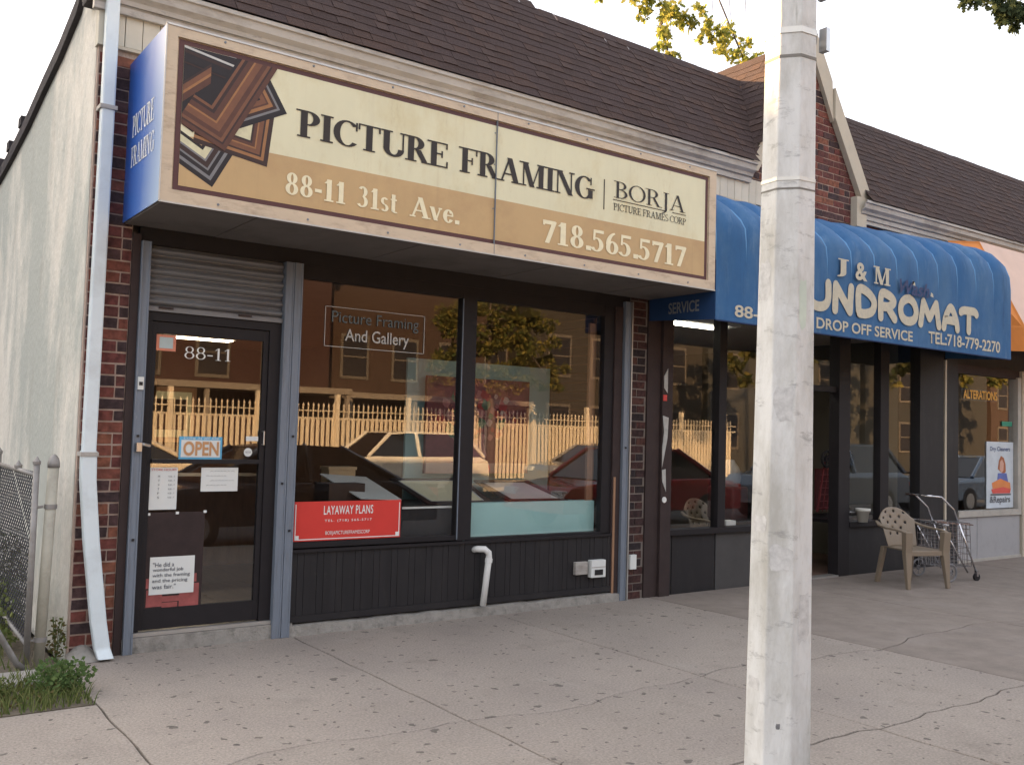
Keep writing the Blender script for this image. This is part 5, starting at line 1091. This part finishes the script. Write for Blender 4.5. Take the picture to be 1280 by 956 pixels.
FP = thing('fence_post', 'round cream-grey steel fence post with dome cap next to the gate', 'post', (-.475, -.1, 0))
M_fp = mat('pale_post_paint', (.4, .385, .32), .5, .12, 10, dirt=(.22, .2, .16), dscale=7, damt=.4)
MB().tube([(-.475, -.1, -.02), (-.445, -.1, 1.3)], .034, 16).build('tube', M_fp, FP, smooth=True)
MB().tube([(-.445, -.1, 1.29), (-.445, -.1, 1.32), (-.445, -.1, 1.35), (-.445, -.1, 1.37), (-.445, -.1, 1.378)], [.038, .038, .03, .016, .003], 16).build('cap', M_galv, FP, smooth=True)
for z in (.16, 1.02): MB().tube([(-.475 + .03 * z / 1.3, -.1, z), (-.475 + .03 * z / 1.3, -.1, z + .03)], .04, 16).build('clamp', M_galv, FP); MB().tube([(-.5, -.11, z + .015), (-.55, -.12, z + .01)], .009, 6).build('hinge', M_galv, FP)
tag(MB().tube([(-.95, -.3, .62), (-.8, -.25, .38), (-.62, -.2, .06), (-.56, -.17, .0)], .02, 10).build('bent_pipe', M_galv, None, smooth=True), 'bent grey metal pipe lying against the foot of the gate', 'pipe')
M_weed = leafmat('weed_leaf', (.07, .12, .045), (.14, .2, .075), .3); M_grass = leafmat('grass_blade', (.09, .13, .04), (.22, .24, .1), .3); M_dry = leafmat('dry_leaf', (.16, .12, .06), (.1, .13, .04), .25)
def leaves(mb, c, R, n, size, rr, flat=1.):
    for i in range(n):
        while True:
            q = Vector((rr.uniform(-1, 1), rr.uniform(-1, 1), rr.uniform(-1, 1)))
            if q.length < 1: break
        p = Vector(c) + Vector((q.x * R[0], q.y * R[1], q.z * R[2])); s = size * rr.uniform(.6, 1.3)
        a = Vector((rr.gauss(0, 1), rr.gauss(0, 1), rr.gauss(0, 1))).normalized(); b = a.cross(Vector((rr.gauss(0, 1), rr.gauss(0, 1), rr.gauss(0, 1)))).normalized()
        mb.poly([p, p + a * s * .5 + b * s * .32, p + a * s, p + a * s * .5 - b * s * .32])
def lobed(mb, c, R, n, size, rr):
    for i in range(n):
        while True:
            q = Vector((rr.uniform(-1, 1), rr.uniform(-1, 1), rr.uniform(-1, 1)))
            if q.length < 1: break
        p = Vector(c) + Vector((q.x * R[0], q.y * R[1], q.z * R[2])); s = size * rr.uniform(.7, 1.2)
        a = Vector((rr.gauss(0, 1), rr.gauss(0, 1), rr.gauss(0, 1) - .4)).normalized(); b = a.cross(Vector((rr.gauss(0, 1), rr.gauss(0, 1), rr.gauss(0, 1)))).normalized()
        out = [(0, 0), (.15, .1), (.3, .3), (.38, .12), (.55, .38), (.62, .14), (.82, .24), (1, 0), (.82, -.24), (.62, -.14), (.55, -.38), (.38, -.12), (.3, -.3), (.15, -.1)]
        mb.poly([p + a * s * u + b * s * v for u, v in out])
rr = random.Random(11)
gr = MB()
for i in range(2600):
    x = rr.uniform(-2.3, -.36); y = rr.uniform(-1.16, -.45) if rr.random() < .75 else rr.uniform(-.45, 1.6)
    if x > -.55 and y > -.2: continue
    h = rr.uniform(.03, .12) * (1.2 if y > -.3 else 1); a = rr.uniform(0, 6.28); w__ = .004; dx, dy = math.cos(a) * h * .5, math.sin(a) * h * .5
    gr.poly([(x - w__, y, 0), (x + w__, y, 0), (x + w__ * .7 + dx * .4, y + dy * .4, h * .6), (x + dx, y + dy, h), (x - w__ * .7 + dx * .4, y + dy * .4, h * .6)])
gl_ = gr.build('grass', M_grass, None, fixn=False); kind(gl_, 'stuff')
lt = MB()
for c, R, n in (((-1.15, -.84, .03), (.75, .3, .04), 900), ((-1.5, -.5, .05), (.7, .4, .06), 500)): leaves(lt, c, R, n, .03, rr)
kind(lt.build('ground_cover', M_dry, None, fixn=False), 'stuff')
def weed(name, label, c, R, n, sz, m=M_weed, stems=5):
    o = thing(name, label, 'weed', (c[0], c[1], 0)); mb = MB(); leaves(mb, c, R, n, sz, rr); mb.build('foliage', m, o, fixn=False)
    s = MB()
    for i in range(stems): s.tube([(c[0], c[1], 0), (c[0] + rr.uniform(-1, 1) * R[0] * .7, c[1] + rr.uniform(-1, 1) * R[1] * .7, c[2] + rr.uniform(0, 1) * R[2])], .003, 4)
    s.build('stem', M_weed, o); return o
weed('weed', 'bushy green weed at the corner of the soil by the downspout', (-.47, -.82, .1), (.18, .18, .1), 620, .032)
weed('weed', 'small leafy weed in front of the gate', (-.85, -.75, .06), (.14, .14, .07), 350, .03, M_grass)
weed('weed', 'tall thin weed climbing between the fence post and the brick pier', (-.36, -.04, .16), (.05, .05, .16), 160, .03, M_dry)
weed('weed', 'pale green weed growing behind the gate at the left edge', (-.6, .55, .26), (.12, .4, .26), 900, .035, M_grass)
weed('weed', 'tall yellowish weed behind the gate close to the cream wall', (-.45, 1.5, .35), (.14, .5, .4), 800, .035, M_dry)
tag(MB().box(-2.2, -1.0, 7, 7.2, 0, 1.2).build('low_wall', M_stucco), 'low pale wall at the back of the side yard', 'wall')

# ------------------------------------------------------------------ trees
M_bark = mat('bark', (.09, .07, .055), .9, .3, 12, bump=.8, bscale=20)
M_tleaf = leafmat('sunlit_leaf', (.16, .2, .045), (.34, .31, .08), .6); M_dleaf = leafmat('shaded_leaf', (.04, .06, .035), (.08, .1, .05), .3); M_oleaf = leafmat('street_tree_leaf', (.05, .07, .025), (.2, .16, .045), .35)  # bright and dark leaf colours hold the sunlight and shade on the tips
def tree(label, base, top_c, blobs, m, size, dens, tr=.22, tips=()):
    o = thing('tree', label, 'tree', base); rr = random.Random(len(label)); t = MB(); tc = Vector(top_c); b0 = Vector(base)
    t.tube([b0, b0.lerp(tc, .35) + Vector((.1, 0, 0)), b0.lerp(tc, .7), tc], [tr, tr * .75, tr * .5, tr * .25], 10); t.build('trunk', M_bark, o, smooth=True)
    L_ = MB()
    for c, R, n in blobs:
        c = Vector(c)
        if max(R) > .8: st = b0.lerp(tc, rr.uniform(.88, .98)); L_.tube([st, st.lerp(c, .5) + Vector((0, 0, .35)), c], [tr * .3, tr * .18, .03], 6)
        else: big = Vector(blobs[0][0]); hi = Vector((c.x + rr.uniform(-.2, .4), c.y + .5, max(c.z + 1.2, big.z - 1))); L_.tube([hi, hi.lerp(c, .6) + Vector((.05, 0, 0)), c], [.012, .008, .004], 5)
    for tipp in tips:
        for a, b in zip(tipp, tipp[1:]): L_.tube([a, b], .018, 5)
    L_.build('limbs', M_bark, o)
    cr = MB()
    for c, R, n in blobs:
        # clumps inside each blob
        for q in range(max(2, n // 60 if max(R) > .8 else n // 14)):
            while True:
                d = Vector((rr.uniform(-1, 1), rr.uniform(-1, 1), rr.uniform(-1, 1)))
                if d.length < 1: break
            cc = (c[0] + d.x * R[0], c[1] + d.y * R[1], c[2] + d.z * R[2]); k = .3 if max(R) > 1 else .16
            lobed(cr, cc, (k * min(1, R[0]), k * min(1, R[1]), k * .8 * min(1, R[2])), int((60 if max(R) > .8 else 14) * dens), size, rr)
    cr.build('crown', m, o, fixn=False); return o
blobs1 = [((10.5, 8, 13.4), (2, 1.6, 1.6), 1500), ((13.4, 8, 13.8), (2, 1.6, 1.6), 1500), ((12, 9.5, 14.6), (2, 1.6, 1.4), 900)]
tips = [((9.4, 6, 9.72), (.22, .3, .1), 60), ((10.35, 6, 10.0), (.35, .3, .2), 180), ((10.75, 6, 9.75), (.3, .3, .22), 200), ((11.0, 6, 9.35), (.25, .25, .3), 160), ((11.3, 6, 9.0), (.14, .2, .2), 90), ((11.85, 6, 9.95), (.4, .3, .3), 260), ((12.5, 6, 9.7), (.35, .3, .3), 240), ((13.05, 6, 9.85), (.4, .3, .4), 260), ((13.5, 6, 9.7), (.25, .25, .35), 160), ((11.3, 6, 9.9), (.35, .3, .15), 150)]
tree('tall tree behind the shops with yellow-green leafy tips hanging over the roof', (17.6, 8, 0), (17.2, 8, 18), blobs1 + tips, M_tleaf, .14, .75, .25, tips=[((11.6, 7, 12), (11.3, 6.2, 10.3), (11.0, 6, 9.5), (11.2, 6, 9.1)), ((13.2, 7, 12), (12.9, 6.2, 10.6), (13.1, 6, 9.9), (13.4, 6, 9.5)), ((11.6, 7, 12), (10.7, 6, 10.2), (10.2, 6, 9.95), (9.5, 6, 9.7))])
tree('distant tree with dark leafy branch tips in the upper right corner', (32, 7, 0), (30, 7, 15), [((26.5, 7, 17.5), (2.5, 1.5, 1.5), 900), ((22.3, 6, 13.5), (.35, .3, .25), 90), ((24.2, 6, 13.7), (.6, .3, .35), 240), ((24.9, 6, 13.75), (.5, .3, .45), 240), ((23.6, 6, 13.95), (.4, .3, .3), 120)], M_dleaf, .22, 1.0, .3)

# ------------------------------------------------------------------ the far side of the street (seen in the glass)
M_wfence = mat('white_painted_iron', (.6, .52, .4), .6, .06)
FN = thing('picket_fence', 'white iron picket fence above ribbed panels across the street', 'fence', (14, -19.6, 0))
pk = MB(); pk.box(-.016, .016, -.016, .016, 0, .36); pk.add([(-.03, -.02, .36), (.03, -.02, .36), (.03, .02, .36), (-.03, .02, .36), (0, 0, .46)], [(0, 1, 4), (1, 2, 4), (2, 3, 4), (3, 0, 4), (0, 3, 2, 1)]); pkm = pk.mesh('picket', M_wfence)
pn = MB().prism([(-.055, 0), (-.035, .03), (.035, .03), (.055, 0), (.055, -.02), (-.055, -.02)], 0, 1.84, 'z').mesh('panel_rib', M_wfence)
for i in range(170):
    x = 1 + i * .165; inst('picket', pkm, FN, Matrix.Translation((x, -19.6, 1.9))); inst('panel_rib', pn, FN, Matrix.Translation((x, -19.6, .05)))
B('rail', M_wfence, FN, .8, 29.2, -19.63, -19.57, 1.86, 1.92); B('rail', M_wfence, FN, .8, 29.2, -19.63, -19.57, 2.1, 2.13)
for i in range(12):
    x = 1 + i * 2.5; B('post', M_wfence, FN, x - .06, x + .06, -19.67, -19.66 + .14, 0, 2.62)
M_wtrim = mat('window_trim', (.1, .085, .07), .7, .1)
def house(label, x0, x1, y, h, m, wins, trimm, porch=None, d=8):
    o = thing('house', label, 'house', ((x0 + x1) / 2, y, 0)); B('wall', m, o, x0, x1, y - d, y, -.05, h); rf = B('roof', M_roofing, o, x0 - .2, x1 + .2, y - d - .2, y + .3, h, h + .25); B('cornice', trimm, o, x0 - .1, x1 + .1, y, y + .22, h - .25, h)
    for (x, z, w_, hh) in wins:
        wn = B('window', M_wtrim, o, x - w_ / 2 - .1, x + w_ / 2 + .1, y, y + .05, z - .12, z + hh + .12); B('glass', M_bronze, wn, x - w_ / 2, x + w_ / 2, y + .05, y + .06, z, z + hh); B('sash', M_wtrim, wn, x - w_ / 2, x + w_ / 2, y + .06, y + .08, z + hh / 2 - .03, z + hh / 2 + .03)
    if porch:
        pz, pd = porch; B('porch_roof', trimm, o, x0 + .1, x1 - .1, y + .01, y + pd, pz, pz + .2)
        k = int((x1 - x0) // 2.2)
        for i in range(k + 1): x = x0 + .25 + (x1 - x0 - .5) * i / k; B('porch_post', trimm, o, x - .07, x + .07, y + pd - .2, y + pd - .06, 0, pz)
    return o
M_rb = mat('house_red_brick', (.04, .018, .015), .9, .15, 10, bump=.3); M_bb = mat('house_brown_brick', (.045, .026, .018), .9, .15, 10); M_yb = mat('house_tan_brick', (.035, .029, .023), .9, .12, 8); M_htrim = mat('house_trim', (.2, .17, .14), .7, .08); M_side = mat('house_siding', (.04, .038, .033), .8, .1)
house('red brick house with porch across the street, left of the street tree', .5, 13.2, -25, 7.5, M_rb, [(2 + i * 2.3, z, 1.0, 1.5) for i in range(5) for z in (3.3,)], M_htrim, (2.75, 2.2))
house('brown brick house with porch across the street behind the street tree', 13.4, 22, -26, 8, M_bb, [(14.7 + i * 2.2, 3.6, 1.0, 1.5) for i in range(4)], M_htrim, (2.7, 2.0))
house('tan brick house farther down the street', 22.4, 33, -25, 7.5, M_yb, [(24 + i * 2.4, z, 1.1, 1.6) for i in range(4) for z in (1.2, 4.2)], M_htrim)
house('grey sided house at the far end of the street', 33.4, 46, -25, 7, M_side, [(35 + i * 2.6, z, 1.1, 1.6) for i in range(4) for z in (1.2, 4.2)], M_htrim)
house('added unseen tan brick house behind the shops that shades the side wall', -24, -.6, 24, 10.3, M_yb, [(-14 + i * 2.6, z, 1.1, 1.6) for i in range(5) for z in (1.2, 4.2)], M_htrim)  # out of view, added to keep direct sun off side wall and pavement
house('dark sided house beyond the grey sided house', 46.5, 60, -25, 8, mat('dark_siding', (.03, .028, .025), .9, .1), [(48 + i * 2.6, z, 1.1, 1.6) for i in range(4) for z in (1.2, 4.2)], M_htrim)
house('brown brick house near the end of the far row', 60.5, 76, -25, 9, M_bb, [(62 + i * 2.8, z, 1.1, 1.6) for i in range(5) for z in (1.2, 4.2)], M_htrim)
house('long tan brick house closing the end of the street', 76.5, 110, -24, 11, M_yb, [(79 + i * 3.4, z, 1.2, 1.8) for i in range(9) for z in (1.2, 4.2, 7.4)], M_htrim)
house('tan brick house across the street at the far left', -14, .2, -25, 7.5, M_yb, [(-12 + i * 2.4, z, 1.1, 1.6) for i in range(5) for z in (1.2, 4.2)], M_htrim)
tree('street tree with golden green crown across the street', (15.2, -17.4, 0), (15, -17.4, 5.2), [((14.2, -17.3, 4.4), (1.3, 1.1, 1.1), 1500), ((16.2, -17.4, 4.7), (1.3, 1.1, 1.2), 1500), ((15.2, -17.4, 6.2), (1.6, 1.3, 1.2), 1500), ((17.2, -17.3, 3.6), (1.0, .8, .8), 700), ((13.6, -17.3, 3.5), (.8, .8, .6), 500), ((15.4, -17.2, 3.4), (1.1, .8, .6), 700)], M_oleaf, .15, 1.3, .17)
tree('second street tree farther down across the street', (29, -17.6, 0), (29, -17.6, 6), [((28, -17.5, 5), (1.6, 1.2, 1.3), 1100), ((30, -17.5, 5.4), (1.6, 1.2, 1.4), 1100), ((29, -17.5, 7), (1.8, 1.3, 1.2), 900)], M_oleaf, .28, 1.0, .2)
for tx, tl in ((40, 'third street tree, beside the grey sided house'), (51, 'fourth street tree, before the far dark sided house'), (64, 'fifth and farthest street tree')):
    tree(tl, (tx, -17.6, 0), (tx, -17.6, 6.5), [((tx - 1.2, -17.5, 5.5), (2, 1.5, 1.6), 1000), ((tx + 1.4, -17.5, 6), (2, 1.5, 1.7), 1000), ((tx, -17.5, 8), (2.2, 1.5, 1.6), 900)], M_oleaf, .32, 1.0, .22)
def car(label, x, y, col, L=4.6, H=1.45, suv=False, group='cars parked along the street', metallic=.3):
    m = mat('car_paint_%d' % len(MATS), col, .25, .03, coat=.8, metal=metallic, spec=.5); gm = MATS.get('car_glass') or mat('car_glass', (.012, .014, .016), .05, .0, spec=.8)
    o = thing('parked_car', label, 'car', (x, y, -.12)); W = .88; z = -.12
    if suv: body = [(0, .35), (.05, .75), (.25, .95), (1.1, 1.05), (4.3, 1.05), (4.55, .95), (L, .6), (L, .35)]; cab = [(.95, 1.05), (1.65, H - .04), (2.2, H), (3.9, H - .02), (4.45, 1.05)]
    else: body = [(0, .35), (.04, .65), (.2, .8), (1.15, .92), (3.7, .95), (4.4, .9), (L, .7), (L, .35)]; cab = [(1.05, .92), (1.85, H - .05), (2.3, H), (3.0, H - .02), (3.95, .95)]
    mb = MB(); n = len(body); vs = []
    for yy, k in ((-W, 0), (-W * .96, 1), (W * .96, 1), (W, 0)):
        for bx_, bz in body: vs.append((x + bx_ * (1) , y + yy, z + (bz if k == 1 else min(bz, .95 if suv else .82))))
    mb.v = vs
    for r in range(3):
        for i in range(n): mb.f.append([r * n + i, r * n + (i + 1) % n, (r + 1) * n + (i + 1) % n, (r + 1) * n + i]); mb.m.append(0)
    mb.f += [list(range(n)), list(range(3 * n, 4 * n))]; mb.m += [0, 0]; mb.build('body', m, o, bevel=.03)
    c2 = MB(); k = len(cab)
    for f, s in ((W * .92, 0), (W * .74, 1)): pass
    def yw(zz): t = (zz - cab[0][1]) / (H - cab[0][1]); return W * (.93 - .2 * t)
    for sg in (-1, 1):
        for cx_, cz in cab: c2.v.append((x + cx_, y + sg * yw(cz), z + cz))
    c2.f += [list(range(k)), list(range(k, 2 * k))[::-1]] + [[i, (i + 1) % k, (i + 1) % k + k, i + k] for i in range(k)]; c2.m = [0] * len(c2.f); c2.build('cabin_glass', gm, o)
    rf = MB()
    for sg in (-1, 1):
        for cx_, cz in cab[1:-1]: rf.v += [(x + cx_, y + sg * (yw(cz) + .01), z + cz + .015), (x + cx_, y + sg * (yw(cz) + .01), z + cz - .1)]
    q_ = len(cab) - 2
    for i in range(q_ - 1): rf.f += [[2 * i, 2 * i + 2, 2 * q_ + 2 * i + 2, 2 * q_ + 2 * i], [2 * i, 2 * i + 1, 2 * i + 3, 2 * i + 2], [2 * q_ + 2 * i, 2 * q_ + 2 * i + 2, 2 * q_ + 2 * i + 3, 2 * q_ + 2 * i + 1]]
    rf.f += [[0, 1, 2 * q_ + 1, 2 * q_], [2 * q_ - 2, 4 * q_ - 2, 4 * q_ - 1, 2 * q_ - 1]]; rf.m = [0] * len(rf.f); rf.build('roof', m, o)
    pl = MB()
    for sg in (-1, 1):
        for (a, b) in ((cab[0], cab[1]), (cab[-1], cab[-2]), ((cab[2][0] + .25, cab[0][1]), (cab[2][0] + .2, H))):
            pl.tube([(x + a[0], y + sg * (yw(a[1]) + .012), z + a[1]), (x + b[0], y + sg * (yw(b[1]) + .012), z + b[1])], .05, 6)
    pl.build('pillars', m, o)
    for wx in (.85, L - .95):
        for sg in (-1, 1):
            wm = MB().tube([(x + wx, y + sg * (W - .2), z + .33), (x + wx, y + sg * (W + .012), z + .33)], .33, 22).build('wheel', M_black, o); MB().tube([(x + wx, y + sg * (W + .012), z + .33), (x + wx, y + sg * (W + .02), z + .33)], .2, 16).build('rim', M_steel, wm)
    for sg in (-1, 1):
        B('headlight', M_paper, o, x + .0, x + .12, y + sg * .7 - .16, y + sg * .7 + .16, z + .62, z + .74); B('taillight', M_redp, o, x + L - .1, x + L + .01, y + sg * .72 - .14, y + sg * .72 + .14, z + .68, z + .84)
        B('handle', m, o, x + 2.9, x + 3.05, y + sg * (W + .005) - .012, y + sg * (W + .005) + .012, z + .84, z + .87)
    return o
car('black sedan parked at the kerb behind the lamp post', 1.5, -6.5, (.02, .022, .028))
car('dark red sedan parked at the kerb ahead of the black sedan', 8.6, -6.5, (.3, .015, .02), H=1.5)
car('blue grey suv parked at the kerb farther along', 14.6, -6.5, (.1, .14, .19), suv=True, H=1.68)
car('steel blue sedan parked last along the kerb', 21, -6.5, (.1, .16, .24))
car('cream white suv parked across the street before the picket fence', 8.4, -15.1, (.75, .7, .6), suv=True, H=1.68, metallic=0)
car('white sedan parked across the street at the left', .9, -15.1, (.7, .62, .5), metallic=0)
car('silver sedan parked across the street to the right of the cream suv', 15.5, -15.1, (.3, .3, .3))
bpy.context.view_layer.update()
